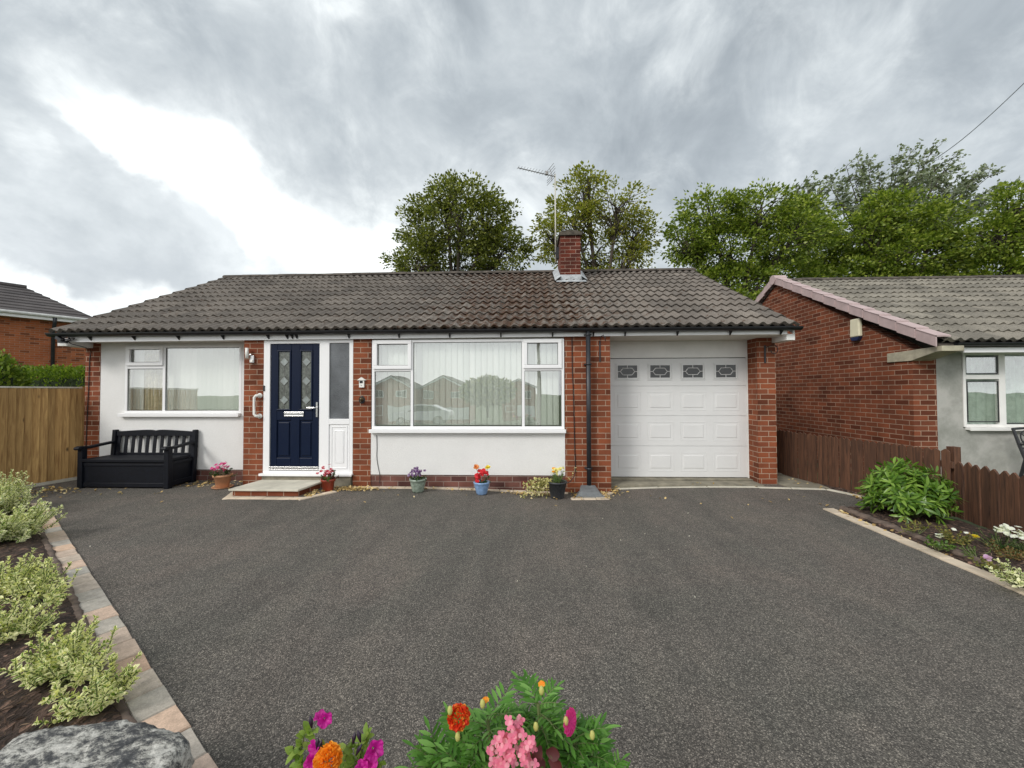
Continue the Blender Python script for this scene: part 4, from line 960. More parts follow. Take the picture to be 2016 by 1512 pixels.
# ================================================================== TREES, HEDGES
LEAF_A = leafmat('tree leaves dark', (.06, .078, .015), (.16, .185, .034), (.36, .37, .09), rough=.4, trans=.36)
LEAF_B = leafmat('tree leaves yellow green', (.13, .15, .022), (.26, .275, .045), (.44, .40, .09), rough=.45, trans=.5)
LEAF_C = leafmat('tree leaves green', (.075, .115, .016), (.19, .26, .036), (.42, .47, .09), rough=.4, trans=.38)
LEAF_D = leafmat('poplar leaves grey green', (.11, .135, .085), (.21, .245, .16), (.40, .44, .33), rough=.4, trans=.4)
LEAF_H = leafmat('hedge leaves', (.07, .12, .015), (.15, .23, .03), (.28, .36, .06), rough=.5, trans=.35)
def tree(name, blobs, Z, label, leafm, nclus, per, leaf, trunkpx, cr=.62, bend=0.0, shell=.5, bark_r=.22, lean=(0, 0, 0), droop=-.15):
    """blobs: crown masses (x, y, rx, ry) surveyed from the photograph, stood at depth Z with real thickness"""
    base = survey(trunkpx, 700, Z); base.z = -.1
    t = thing('tree', base, label, 'tree', None); s = Z/F
    cs, mbt = [], MB(); ctr = []
    tot = sum(b[2]*b[3] for b in blobs)
    for (x, y, rx, ry) in blobs:
        dz = RNG.uniform(-.5, .5)*min(rx, 90)*s; c = survey(x, y, Z+dz); R3 = np.array([rx*s, min(rx, ry, 95)*s*1.0, ry*s]); ctr.append((c, R3))
        n = int(nclus*rx*ry/tot); d = rnd_dirs(n); r = RNG.uniform(shell**3, 1, n)**(1/3)
        p = np.array(c)+d*r[:, None]*R3; cs.append(np.concatenate([p, d], axis=1))
    # trunk and limbs
    top = min(ctr, key=lambda q: abs(q[0].x-base.x)+abs(q[0].z-9)*.2)[0]
    fork = base.lerp(top, .45); fork.x += random.uniform(-.2, .2)
    mbt.tube([base, base.lerp(fork, .5)+Vector((random.uniform(-.15, .15), 0, 0)), fork], [bark_r*1.25, bark_r, bark_r*.85], 9)
    for (c, R3), cl in zip(ctr, cs):
        mid = fork.lerp(c, .5)+Vector((random.uniform(-.3, .3), random.uniform(-.3, .3), .3)); mbt.tube([fork, mid, c], [bark_r*.6, bark_r*.4, bark_r*.22], 7)
        for k in range(0, len(cl), max(1, len(cl)//26)):
            e = Vector(cl[k, :3]); st = c.lerp(mid, random.uniform(0, .6)); m_ = st.lerp(e, .5)+Vector((random.uniform(-.15, .15), random.uniform(-.15, .15), random.uniform(-.1, .25)))
            mbt.tube([st, m_, e], [bark_r*.16, bark_r*.10, bark_r*.04], 5, caps=False)
    mbt.build('trunk', BARK, t, smooth=True)
    C = np.concatenate(cs); n = len(C)
    crs = RNG.uniform(.55, 1.25, n)*cr
    off = RNG.normal(size=(n, per, 3)); off /= np.maximum(np.linalg.norm(off, axis=2, keepdims=True), 1e-6)
    off *= (RNG.uniform(0, 1, (n, per, 1))**.45)*crs[:, None, None]*np.array([1, 1, .62])
    P = (C[:, None, :3]+off).reshape(-1, 3)
    D = (off+C[:, None, 3:]*.35+RNG.normal(size=off.shape)*.35*cr).reshape(-1, 3)+np.array([lean[0], lean[1], lean[2]+droop*cr])
    Nn = rnd_dirs(len(P), 1.1)
    V, Fc, U = leafmesh(P, D, Nn, RNG.uniform(.7, 1.3, len(P))*leaf, 'quad')
    npmesh('crown', V, Fc, leafm, t, UV=U); return t
tree('tree', [(905, 432, 85, 75), (880, 392, 45, 38), (835, 455, 55, 60), (960, 440, 60, 62), (820, 520, 52, 52), (985, 500, 58, 60), (895, 520, 110, 62), (900, 600, 120, 60)], 21,
     'dark dense round tree behind the left half of the bungalow roof', LEAF_A, 700, 46, .155, 905, cr=.56)
tree('tree', [(1150, 385, 55, 52), (1158, 350, 26, 22), (1125, 430, 70, 50), (1215, 410, 62, 50), (1255, 460, 46, 52), (1085, 465, 45, 48), (1170, 500, 105, 52), (1245, 505, 42, 36), (1170, 590, 90, 60)], 20,
     'airy yellow-green tree behind the brick chimney', LEAF_B, 430, 36, .15, 1185, cr=.44, shell=.35)
tree('tree', [(1398, 428, 62, 55), (1500, 410, 60, 46), (1350, 475, 42, 50), (1440, 490, 95, 62), (1560, 470, 70, 55), (1440, 570, 90, 50), (1535, 560, 80, 60), (1470, 620, 100, 50)], 19,
     'broad green tree in the gap between the two bungalows', LEAF_C, 680, 46, .155, 1450, cr=.52)
tree('tree', [(1590, 432, 42, 46), (1608, 500, 62, 60), (1640, 560, 80, 52), (1560, 420, 30, 26)], 21, 'green tree just left of the neighbour roof peak, with a narrow top', LEAF_C, 310, 44, .155, 1600, cr=.50)
tree('tree', [(1700, 462, 66, 55), (1760, 425, 72, 48), (1840, 440, 70, 46), (1790, 510, 110, 56), (1895, 500, 52, 52), (1690, 560, 80, 50), (1820, 580, 130, 50)], 19,
     'wide bright green tree above the neighbour roof', LEAF_C, 700, 46, .155, 1790, cr=.50)
tree('tree', [(2000, 410, 52, 50), (1965, 470, 50, 42), (2045, 470, 70, 80), (1975, 545, 60, 45), (2050, 570, 90, 60)], 17, 'green tree cut off by the right edge above the neighbour roof', LEAF_C, 400, 46, .15, 2040, cr=.48)
def wispy(name, px, base_px, Z, tips, label):
    """thin wind-blown tree: long bare limbs with small separate leaf sprays"""
    base = survey(base_px, 700, Z); base.z = -.1; t = thing('tree', base, label, 'tree'); mb = MB(); Ps, Ds = [], []
    hub = survey(base_px, 540, Z); mb.tube([base, hub], [.22, .15], 8)
    for (x, y) in tips:
        e = survey(x, y, Z+random.uniform(-1.5, 1.5)); m1 = hub.lerp(e, .45)+Vector((random.uniform(-.5, .1), 0, .5)); pts = []
        for k in range(9): u = k/8; pts.append((hub*(1-u)**2+m1*2*u*(1-u)+e*u*u))
        mb.tube(pts, [.09*(1-.85*k/8) for k in range(9)], 5, caps=False)
        for k in range(3, 9):
            for q in range(5 if k > 4 else 3):
                d = Vector((random.gauss(.5, .5), random.gauss(0, .5), random.gauss(.45, .4))).normalized(); L_ = random.uniform(.5, 1.25)
                a_ = pts[k-1].lerp(pts[k], random.random()); b_ = a_+d*L_; mb.tube([a_, b_], [.02, .008], 4, caps=False)
                for s_ in np.linspace(.25, 1.05, 13):
                    pp = a_.lerp(b_, s_)+Vector([random.gauss(0, .09) for _ in range(3)]); Ps.append(pp)
                    Ds.append(Vector((random.gauss(.6, .5), random.gauss(0, .5), random.gauss(.2, .5))))
    mb.build('trunk', BARK, t)
    P = np.array(Ps); D = np.array(Ds); V, Fc, U = leafmesh(P, D, rnd_dirs(len(P), .6), RNG.uniform(.7, 1.3, len(P))*.27, 'quad'); npmesh('crown', V, Fc, LEAF_D, t, UV=U)
wispy('tree', 1780, 1740, 31, [(1640, 365), (1665, 325), (1690, 318), (1655, 400), (1730, 345), (1760, 315), (1795, 292), (1790, 330), (1835, 295), (1850, 320), (1875, 312), (1830, 350), (1890, 345), (1915, 355), (1935, 330), (1900, 380), (1960, 365), (1975, 375), (1940, 395), (1700, 370), (1760, 365), (1725, 390), (1622, 345), (1640, 395), (1680, 345), (1710, 325), (1770, 300), (1820, 310), (1860, 335), (1925, 350), (1950, 345), (1985, 385), (1990, 360), (1745, 385), (1800, 350), (1860, 370)],
      'thin windswept grey-green tree rising behind the bright green ones')
wispy('tree', 1590, 1585, 28, [(1570, 372), (1590, 362), (1610, 375), (1555, 385)], 'small grey-green treetop peeping up behind the trees left of the neighbour roof')

def hedge(name, c, size, label, mat, n, leaf, rounded=.25):
    t = thing('hedge' if name == 'hedge' else name, (c[0], c[1], 0), label, 'hedge' if name == 'hedge' else 'shrub')
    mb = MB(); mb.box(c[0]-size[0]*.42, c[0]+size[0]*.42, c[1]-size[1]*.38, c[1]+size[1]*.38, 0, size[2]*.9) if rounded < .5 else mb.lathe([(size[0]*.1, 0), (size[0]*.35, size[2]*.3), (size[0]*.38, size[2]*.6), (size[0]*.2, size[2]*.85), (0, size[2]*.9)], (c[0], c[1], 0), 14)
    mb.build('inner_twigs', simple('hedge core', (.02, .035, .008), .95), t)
    d = RNG.uniform(-1, 1, (n, 3)); ax = RNG.integers(0, 3, n); sgn = np.sign(RNG.uniform(-1, 1, n)); 
    if rounded < .5: d[np.arange(n), ax] = sgn*RNG.uniform(.86, 1.02, n); d[:, 2] = np.abs(d[:, 2])*1.0
    else: d = rnd_dirs(n)*RNG.uniform(.8, 1.02, (n, 1)); 
    P = np.array([c[0], c[1], 0])+d*np.array([size[0]/2, size[1]/2, size[2] if rounded < .5 else size[2]/2])+(np.array([0, 0, size[2]/2]) if rounded >= .5 else 0)
    P[:, 2] = np.clip(P[:, 2], .02, None); P += RNG.normal(size=P.shape)*.02
    D = d*np.array([1, 1, .5])+np.array([0, 0, .9])+RNG.normal(size=P.shape)*.5
    V, Fc, U = leafmesh(P, D, rnd_dirs(n, .5), RNG.uniform(.7, 1.3, n)*leaf, 'oval'); npmesh('foliage', V, Fc, mat, t, UV=U); return t
h1 = survey(110, 740, 8.7); hedge('hedge', (h1.x-1.1, h1.y+.3), (4.4, .9, 1.99), 'clipped green hedge behind the tan timber fence', LEAF_H, 16000, .055)
h2 = survey(0, 740, 7.6); hedge('shrub', (h2.x-.25, h2.y), (1.15, 1.1, 2.28), 'loose pale green shrub at the left edge above the fence', LEAF_H, 5200, .07, .8)

# ================================================================== PLANTS
VARI = leafmat('variegated leaves', (.14, .24, .04), (.27, .38, .065), (.42, .50, .12), margin=(.90, .87, .50), mw=.34, rough=.4, trans=.3)
VARI2 = leafmat('variegated pale leaves', (.20, .30, .07), (.32, .42, .12), (.46, .52, .20), margin=(.90, .88, .58), mw=.34, rough=.4, trans=.3)
STEM = simple('green stem', (.12, .15, .05), .7, .2, 10)
def shrub_parts(base, stems, length, leaf, step, spread=1.0, upb=.6, curl=.15, kind='oval', whorl=2):
    """returns stem tubes and leaf arrays for a bush of many stems"""
    mb = MB(); P, D, Nn, L_ = [], [], [], []
    for i in range(stems):
        az = random.uniform(0, 2*PI); el = upb+random.gauss(0, .22); d = Vector((math.cos(az)*math.cos(el)*spread, math.sin(az)*math.cos(el)*spread, max(.12, math.sin(el)))).normalized(); L0 = length*random.uniform(.55, 1.15)
        p = Vector(base)+Vector((math.cos(az), math.sin(az), 0))*random.uniform(0, .05); pts = [p.copy()]; k = 0; s_ = 0
        nst = max(3, int(L0/step))
        for k in range(nst):
            d = (d+Vector([random.gauss(0, curl) for _ in range(3)])*.6+Vector((0, 0, .05))).normalized(); p = p+d*step; pts.append(p.copy())
            if k < nst*.12: continue
            sd_ = d.orthogonal().normalized(); q = Matrix.Rotation(k*1.57+random.uniform(-.4, .4), 3, d) @ sd_
            for w in range(whorl):
                qq = Matrix.Rotation(2*PI*w/whorl, 3, d) @ q; dd_ = (qq*.9+d*(.35+.7*k/nst)); P.append(p.copy()); D.append(dd_); Nn.append(d+Vector([random.gauss(0, .25) for _ in range(3)])); L_.append(leaf*random.uniform(.65, 1.2)*(1-.25*k/nst))
        for w in range(3): P.append(p.copy()); D.append(d+Vector([random.gauss(0, .5) for _ in range(3)])); Nn.append(Vector((0, 0, 1))+Vector([random.gauss(0, .5) for _ in range(3)])); L_.append(leaf*.6)
        mb.tube(pts[::2]+[pts[-1]], [.0028]*len(pts[::2])+[.0015], 4, caps=False)
    return mb, np.array(P), np.array(D), np.array(Nn), np.array(L_)
def shrub(label, spots, mat, leaf=.030, step=.016, kind='oval', cat='shrub', name='variegated_shrub', **kw):
    b0 = spots[0][0]; t = thing(name, b0, label, cat); allp = []; mbs = MB()
    for (b, stems, length) in spots:
        mb, P, D, Nn, L_ = shrub_parts(b, stems, length, leaf, step, kind=kind, **kw); mbs.mesh(mb.v, mb.f); allp.append(leafmesh(P, D, Nn, L_, kind))
    mbs.build('stems', STEM, t); V, Fc, U = join_np(allp); npmesh('foliage', V, Fc, mat, t, smooth=True, UV=U); return t
def G(x, y, z=.045): p = onground(x, y, z); return (p.x, p.y, z)
shrub('front left variegated shrub with sprawling stems beside the big stone', [(G(140, 1345), 34, .20), (G(190, 1395), 26, .18), (G(115, 1300), 24, .18), (G(225, 1370), 12, .16), (G(90, 1340), 20, .19)], VARI, leaf=.030, step=.012, spread=1.0, upb=.75)
shrub('middle variegated shrub, the low one leaning over the block edging', [(G(10, 1165), 44, .25), (G(55, 1170), 36, .23), (G(85, 1185), 18, .20)], VARI, leaf=.032, step=.0145, upb=.6)
shrub('small yellowish variegated shrub on the left edge below the middle one', [(G(0, 1250), 34, .22), (G(35, 1255), 24, .18)], VARI, leaf=.030, step=.0145, upb=.6)
shrub('tall pale variegated shrub in front of the timber fence', [(G(0, 1000), 48, .44), (G(25, 1010), 40, .34), (G(-30, 1020), 36, .50)], VARI2, leaf=.038, step=.020, upb=.85)
shrub('bushy variegated shrub in front of the tall pale one', [(G(15, 1065), 50, .36), (G(45, 1060), 40, .30), (G(-30, 1075), 30, .40), (G(60, 1035), 18, .20)], VARI2, leaf=.038, step=.018, upb=.7)
# peony bush by the fence
PEO = leafmat('peony leaves', (.05, .12, .012), (.12, .23, .025), (.26, .40, .07), rough=.28, trans=.3)
def peony():
    c = Vector((4.28, -1.36, .04)); t = thing('peony_bush', c, 'large glossy green bush against the brown fence in the right bed', 'bush'); mb = MB(); P, D, Nn, L_ = [], [], [], []
    for i in range(215):
        az = random.uniform(0, 2*PI); rr = math.sqrt(random.random()) if i < 150 else random.uniform(.75, 1.05); reach = rr*.41; h = (.60-.30*rr**2.2)*random.uniform(.62, 1.08) if i < 150 else random.uniform(.08, .30)
        e = c+Vector((math.cos(az)*reach*1.0, math.sin(az)*reach*.85, h)); b_ = c+Vector((math.cos(az), math.sin(az), 0))*.08*rr
        m_ = b_.lerp(e, .5)+Vector((0, 0, .08)); mb.tube([b_, m_, e], [.006, .004, .002], 5, caps=False); out = Vector((math.cos(az)*rr*.9, math.sin(az)*rr*.9, .5)).normalized()
        for w in range(7):
            a_ = 2*PI*w/7+random.uniform(-.3, .3); s1 = out.orthogonal().normalized(); q = Matrix.Rotation(a_, 3, out) @ s1
            P.append(e-out*random.uniform(0, .07)); D.append(q*1.0+out*random.uniform(.05, .85)+Vector((0, 0, random.uniform(-.1, .25)))); Nn.append(out+Vector([random.gauss(0, .2) for _ in range(3)])); L_.append(random.uniform(.075, .13))
        for s_ in (.55, .75):
            pp = b_.lerp(e, s_)+Vector((0, 0, .04))
            for w in range(3): P.append(pp); D.append(Vector((random.gauss(0, 1), random.gauss(0, 1), .2))); Nn.append(Vector((0, 0, 1))); L_.append(random.uniform(.08, .12))
    mb.build('stems', STEM, t); V, Fc, U = leafmesh(np.array(P), np.array(D), np.array(Nn), np.array(L_), 'lance'); npmesh('foliage', V, Fc, PEO, t, smooth=True, UV=U)
peony()
GRN = leafmat('small green leaves', (.04, .09, .012), (.09, .17, .025), (.18, .28, .06), rough=.4, trans=.3)
YEL = leafmat('yellowing leaves', (.13, .15, .03), (.24, .23, .06), (.38, .26, .08), rough=.6, trans=.3)
DKG = leafmat('dark leaves', (.015, .04, .008), (.035, .08, .014), rough=.4, trans=.2)
def petalm(name, a, b_, c=None): return leafmat(name, a, b_, c, rough=.55, trans=.35)
P_WHITE = petalm('white petals', (.75, .75, .70), (.85, .85, .80)); P_YEL = petalm('yellow petals', (.80, .62, .03), (.85, .72, .10)); P_LIL = petalm('lilac petals', (.55, .33, .55), (.70, .50, .68))
P_PINK = petalm('pink petals', (.72, .12, .26), (.80, .24, .36), (.86, .40, .48)); P_HOT = petalm('hot pink petals', (.50, .02, .18), (.68, .05, .28), (.80, .22, .42)); P_RED = petalm('red petals', (.55, .012, .02), (.72, .03, .04)); P_ORG = petalm('orange petals', (.85, .26, .01), (.90, .36, .03), (.92, .46, .06))
P_MAG = petalm('magenta petals', (.42, .008, .20), (.58, .015, .30), (.70, .04, .40)); P_PUR = petalm('purple petals', (.06, .02, .09), (.16, .07, .22), (.45, .36, .50)); P_CRM = petalm('crimson petals', (.30, .01, .03), (.55, .04, .09), (.72, .30, .32))
P_MIX = petalm('red and orange petals', (.62, .03, .01), (.75, .06, .015), (.92, .42, .05)); P_DKR = petalm('dark red leaves', (.05, .008, .010), (.11, .02, .02))
def flowers(name, pts, r, n, mat, parent, flat=.35, kind='petal', up=(0, -.3, 1)):
    """one bloom (a part of its own) per point: n petals of length r"""
    for p in pts:
        P, D, Nn, L_ = [], [], [], []
        u = (Vector(up)+Vector([random.gauss(0, .35) for _ in range(3)])).normalized(); s1 = u.orthogonal().normalized(); a0 = random.uniform(0, 6)
        for k in range(n):
            q = Matrix.Rotation(a0+2*PI*k/n*(1 if n < 9 else 2.4), 3, u) @ s1; ring = (k/n) if n >= 9 else 0
            P.append(Vector(p)+u*r*.25*ring); D.append(q+u*(flat+ring*1.3)); Nn.append(u); L_.append(r*random.uniform(.85, 1.1)*(1-.35*ring))
        V, Fc, U = leafmesh(np.array(P), np.array(D), np.array(Nn), np.array(L_), kind); npmesh(name, V, Fc, mat, parent, smooth=True, UV=U)
def small_plant(name, loc, label, leafm, stems, length, leaf, bloom=None, cat='plant', kind='oval', upb=.8, whorl=2):
    t = thing(name, loc, label, cat); mb, P, D, Nn, L_ = shrub_parts(loc, stems, length, leaf, leaf*.55, upb=upb, whorl=whorl)
    mb.build('stems', STEM, t); V, Fc, U = leafmesh(P, D, Nn, L_, kind); npmesh('foliage', V, Fc, leafm, t, smooth=True, UV=U)
    if bloom:
        for (mat, n, r, k, spread, h) in bloom:
            pts = [Vector(loc)+Vector((random.gauss(0, spread), random.gauss(0, spread), h*random.uniform(.85, 1.15))) for _ in range(n)]
            flowers('bloom', pts, r, k, mat, t)
    return t
small_plant('seedling', G(1800, 1052), 'small drooping yellow-green plant in front of the large glossy bush', YEL, 9, .13, .06, kind='lance')
small_plant('bedding_plant', G(1848, 1082), 'low green plant with one white flower head nearest the brown edging', GRN, 16, .10, .035, [(P_WHITE, 4, .022, 8, .02, .12)])
small_plant('bedding_plant', G(1885, 1072), 'straggly yellow-green plant with tiny white flowers', YEL, 20, .16, .03, [(P_WHITE, 3, .018, 7, .06, .15)])
small_plant('bedding_plant', G(1925, 1100), 'feathery green plant with a single yellow flower', GRN, 14, .10, .030, [(P_YEL, 1, .035, 14, .005, .16)], kind='thin')
small_plant('bedding_plant', G(1950, 1122), 'lilac flower lying low among brown leaves', YEL, 12, .09, .03, [(P_LIL, 2, .035, 10, .012, .07)])
small_plant('bedding_plant', G(1985, 1100), 'rusty brown straggly plant beside the lilac flower', leafmat('rusty leaves', (.14, .08, .03), (.25, .15, .06), (.30, .28, .10)), 22, .13, .028)
small_plant('bedding_plant', G(1972, 1082), 'dark green plant with clusters of white flowers by the picket fence', DKG, 30, .17, .035, [(P_WHITE, 18, .024, 7, .055, .18)], kind='thin')
small_plant('bedding_plant', G(2025, 1098), 'second dark green plant with white flowers, cut off by the right edge', DKG, 26, .15, .035, [(P_WHITE, 14, .024, 7, .05, .16)], kind='thin')
small_plant('bedding_plant', G(2010, 1155), 'pale cream and green plant at the right edge of the bed', VARI2, 30, .17, .034)

# ------------------------------------------------ potted plants by the wall
def pot(loc, prof, mat, label, saucer=False, n=28, name='flower_pot'):
    t = thing(name, loc, label, 'potted plant'); mb = MB(); mb.lathe(prof, loc, n); mb.build('pot', mat, t, smooth=False if False else True)
    r, z = prof[-1]; mb = MB(); mb.lathe([(.0, z+.012), (r*.6, z+.008), (r, z)], loc, 18); mb.build('soil', POTSOIL, t, smooth=True)
    if saucer:
        mb = MB(); mb.lathe([(0, .004), (.125, .004), (.145, .022), (.138, .022), (.12, .010), (0, .010)], loc, 28); mb.build('saucer', mat, t, smooth=True)
    return t
def plant_in(t, loc, z, leafm, stems, length, leaf, kind='oval', upb=.7, spread=1., whorl=2):
    b = (loc[0], loc[1], loc[2]+z); mb, P, D, Nn, L_ = shrub_parts(b, stems, length, leaf, leaf*.5, upb=upb, spread=spread, whorl=whorl)
    mb.build('stems', STEM, t); V, Fc, U = leafmesh(P, D, Nn, L_, kind); npmesh('foliage', V, Fc, leafm, t, smooth=True, UV=U)
def cloud(loc, z, n, sx, sz, oy=0, ox=0): return [Vector((loc[0]+ox+random.gauss(0, sx), loc[1]+oy+random.gauss(0, sx), loc[2]+z+random.gauss(0, sz))) for _ in range(n)]
l = (-4.66, -.13, 0.0); t = pot(l, [(.0, .012), (.075, .012), (.083, .02), (.112, .17), (.128, .172), (.130, .205), (.118, .206), (.112, .17)], TERRA, 'terracotta pot of pink flowers on a saucer beside the doorstep pier', True)
plant_in(t, l, .17, DKG, 14, .13, .04); flowers('bloom', cloud(l, .31, 34, .050, .040, ox=-.04), .028, 6, P_HOT, t, flat=.3); plant_in(t, (l[0]+.06, l[1], l[2]), .17, leafmat('dusty leaves', (.10, .07, .06), (.16, .14, .10)), 7, .16, .03)
l = (-2.93, -.30, 0.0); t = pot(l, [(.0, .0), (.070, .0), (.088, .15), (.102, .152), (.104, .185), (.094, .186), (.09, .15)], REDPOT, 'red pot with crimson and white flowers right of the doorstep')
plant_in(t, l, .15, GRN, 10, .13, .04, upb=.6); plant_in(t, l, .15, P_DKR, 16, .14, .035, upb=.8); flowers('bloom', cloud(l, .28, 30, .055, .040), .026, 5, P_CRM, t)
l = (-1.60, -.29, g(-1.6, -.29)); t = pot(l, [(.0, .0), (.070, .0), (.082, .02), (.108, .13), (.112, .165), (.124, .172), (.124, .195), (.112, .196), (.106, .165)], SAGE, 'sage green glazed pot of purple violas under the large window')
plant_in(t, l, .16, DKG, 16, .11, .03); flowers('bloom', cloud(l, .28, 30, .052, .035, ox=-.03), .025, 5, P_PUR, t, up=(0, -1, .5))
l = (-.665, -.32, g(-.665, -.32)); t = pot(l, [(.0, .0), (.065, .0), (.078, .02), (.105, .12), (.112, .155), (.120, .162), (.118, .182), (.107, .183), (.10, .15)], BLUEPOT, 'blue glazed pot of red, orange and yellow flowers')
plant_in(t, l, .15, DKG, 14, .12, .03); flowers('bloom', cloud(l, .28, 16, .045, .035), .032, 8, P_RED, t, up=(0, -.7, .7))
flowers('bloom', [Vector((l[0]-.085, l[1], l[2]+.385))], .05, 18, petalm('peach petals', (.85, .30, .08), (.90, .42, .15)), t, up=(0, -.6, .8)); flowers('bloom', [Vector((l[0]+.09, l[1], l[2]+.375))], .048, 18, P_YEL, t, up=(0, -.6, .8))
mb = MB(); mb.tube([(l[0], l[1], l[2]+.15), (l[0]-.08, l[1], l[2]+.38)], .004, 5); mb.tube([(l[0], l[1], l[2]+.15), (l[0]+.085, l[1], l[2]+.37)], .004, 5); mb.build('stems', STEM, t)
l = (.415, -.36, g(.415, -.36)); t = pot(l, [(.0, .0), (.085, .0), (.092, .01), (.125, .215), (.142, .218), (.142, .24), (.128, .241), (.122, .21)], BLKPOT, 'charcoal lattice pot of yellow flowers with trailing variegated stems near the downpipe')
mb = MB()
for k in range(14):
    for s_ in (1, -1):
        P_ = []
        for j in range(7): u = j/6; a_ = 2*PI*k/14+s_*u*1.2; rr = .092+(.125-.092)*u+.001; P_.append((l[0]+rr*math.cos(a_), l[1]+rr*math.sin(a_), l[2]+.015+.19*u))
        mb.tube(P_, .0025, 4, caps=False)
mb.build('lattice', BLKPOT, t)
plant_in(t, l, .2, GRN, 22, .17, .04, kind='lance', upb=1.0); flowers('bloom', cloud(l, .38, 20, .06, .03), .026, 7, petalm('pale yellow petals', (.80, .70, .12), (.86, .80, .35)), t); flowers('bloom', cloud(l, .38, 4, .05, .02), .026, 7, P_ORG, t)
# trailing variegated stems
P, D, Nn, L_ = [], [], [], []; mb = MB()
for i in range(24):
    e = Vector((l[0]-random.uniform(.15, .55), l[1]-random.uniform(-.05, .12), l[2]+random.uniform(.0, .22))); s_ = Vector((l[0]-.08, l[1]-.02, l[2]+.24)); m_ = s_.lerp(e, .45)+Vector((0, 0, .10)); pts = []
    for k in range(12): u = k/11; q = s_*(1-u)**2+m_*2*u*(1-u)+e*u*u; q.z = max(q.z, l[2]+.01); pts.append(q)
    mb.tube(pts, .002, 4, caps=False)
    for q in pts[2:]:
        for w in range(2): P.append(q); D.append(Vector([random.gauss(0, 1) for _ in range(3)])); Nn.append(Vector((0, -.5, 1))+Vector([random.gauss(0, .4) for _ in range(3)])); L_.append(random.uniform(.022, .042))
s_ = Vector((l[0]+.08, l[1], l[2]+.24))
pts = [s_, s_+Vector((.09, 0, .03)), s_+Vector((.15, 0, .10)), s_+Vector((.17, .02, .18))]; mb.tube(pts, .002, 4)
for q in pts[1:]:
    for w in range(4): P.append(q+Vector([random.gauss(0, .015) for _ in range(3)])); D.append(Vector([random.gauss(0, 1) for _ in range(3)])); Nn.append(Vector((0, -.5, 1))); L_.append(.022)
mb.build('trailing_stems', STEM, t); V, Fc, U = leafmesh(np.array(P), np.array(D), np.array(Nn), np.array(L_), 'oval')
npmesh('trailing_leaves', V, Fc, leafmat('cream trailing leaves', (.45, .42, .16), (.62, .56, .24), (.80, .72, .42), rough=.5), t, smooth=True, UV=U)

# ------------------------------------------------ fallen leaves and grit
def litter(name, spots, mat, size, label, cat='fallen leaves'):
    P, D = [], []
    for (x, y, sx, sy, n) in spots:
        for _ in range(n):
            a, b_ = random.gauss(x, sx), random.gauss(y, sy); P.append((a, b_, max(g(a, b_), g(a, b_))+.016+random.random()*.008)); D.append((random.gauss(0, 1), random.gauss(0, 1), random.gauss(0, .25)))
    n = len(P); V, Fc, U = leafmesh(np.array(P), np.array(D), np.tile([0, 0, 1.], (n, 1))+RNG.normal(size=(n, 3))*.35, RNG.uniform(.6, 1.3, n)*size, 'oval')
    tag(npmesh(name, V, Fc, mat, UV=U), label, cat, kind='stuff')
DRY = leafmat('dry leaves', (.28, .17, .06), (.60, .42, .16), (.82, .68, .38), rough=.8, trans=.15)
litter('fallen_leaves', [(-2.8, -.18, .10, .05, 110), (-2.50, -.20, .16, .05, 190), (-3.04, -.45, .05, .12, 60), (-7.1, -.40, .25, .10, 90), (-6.9, -.7, .2, .2, 25), (-4.9, .12, .2, .1, 55), (-5.2, .05, .15, .12, 40), (.10, -.22, .18, .05, 110), (.72, -.25, .05, .10, 60), (1.10, -.25, .05, .12, 60), (1.27, .02, .05, .08, 50), (1.3, -.1, .15, .05, 16), (-.6, -.13, .9, .03, 60), (3.0, .2, .5, .05, 14), (4.4, .1, .12, .4, 14), (4.52, -.5, .06, .25, 45), (3.70, -2.1, .04, .7, 50), (3.78, -1.2, .05, .12, 25), (4.1, .8, .1, .6, 16), (.0, -.6, 2.8, .35, 34), (-6.1, -.5, .6, .12, 14)],
       DRY, .040, 'dry yellow leaves scattered along the foot of the wall')
litter('leaf_litter', [(-2, -2.8, 3.0, 1.2, 26), (1.5, -2.0, 1.6, 1.2, 26)], leafmat('pale scraps', (.35, .33, .28), (.6, .57, .5)), .016, 'tiny pale scraps scattered over the tarmac', 'litter')
# mulch chips on the beds
def chips(name, spots, label):
    P, D = [], []
    for (p0, p1, w, n) in spots:
        for _ in range(n):
            t_ = random.random(); P.append((p0[0]+(p1[0]-p0[0])*t_+random.uniform(-w, w), p0[1]+(p1[1]-p0[1])*t_+random.uniform(-w, w), .052+random.random()*.015)); D.append((random.gauss(0, 1), random.gauss(0, 1), random.gauss(0, .35)))
    n = len(P); V, Fc, U = leafmesh(np.array(P), np.array(D), np.tile([0, 0, 1.], (n, 1))+RNG.normal(size=(n, 3))*.5, RNG.uniform(.5, 1.5, n)*.026, 'thin')
    tag(npmesh(name, V, Fc, leafmat('bark chips', (.035, .020, .013), (.095, .058, .04), (.22, .15, .10), rough=.95, trans=0), UV=U), label, 'mulch', kind='stuff')
chips('bark_mulch', [((-2.2, -4.75), (-6.2, -2.05), .34, 5200), ((-2.4, -4.9), (-6.6, -2.1), .5, 2200), ((4.1, -1.15), (4.0, -3.9), .28, 1800)], 'dark bark chippings covering the flower beds')
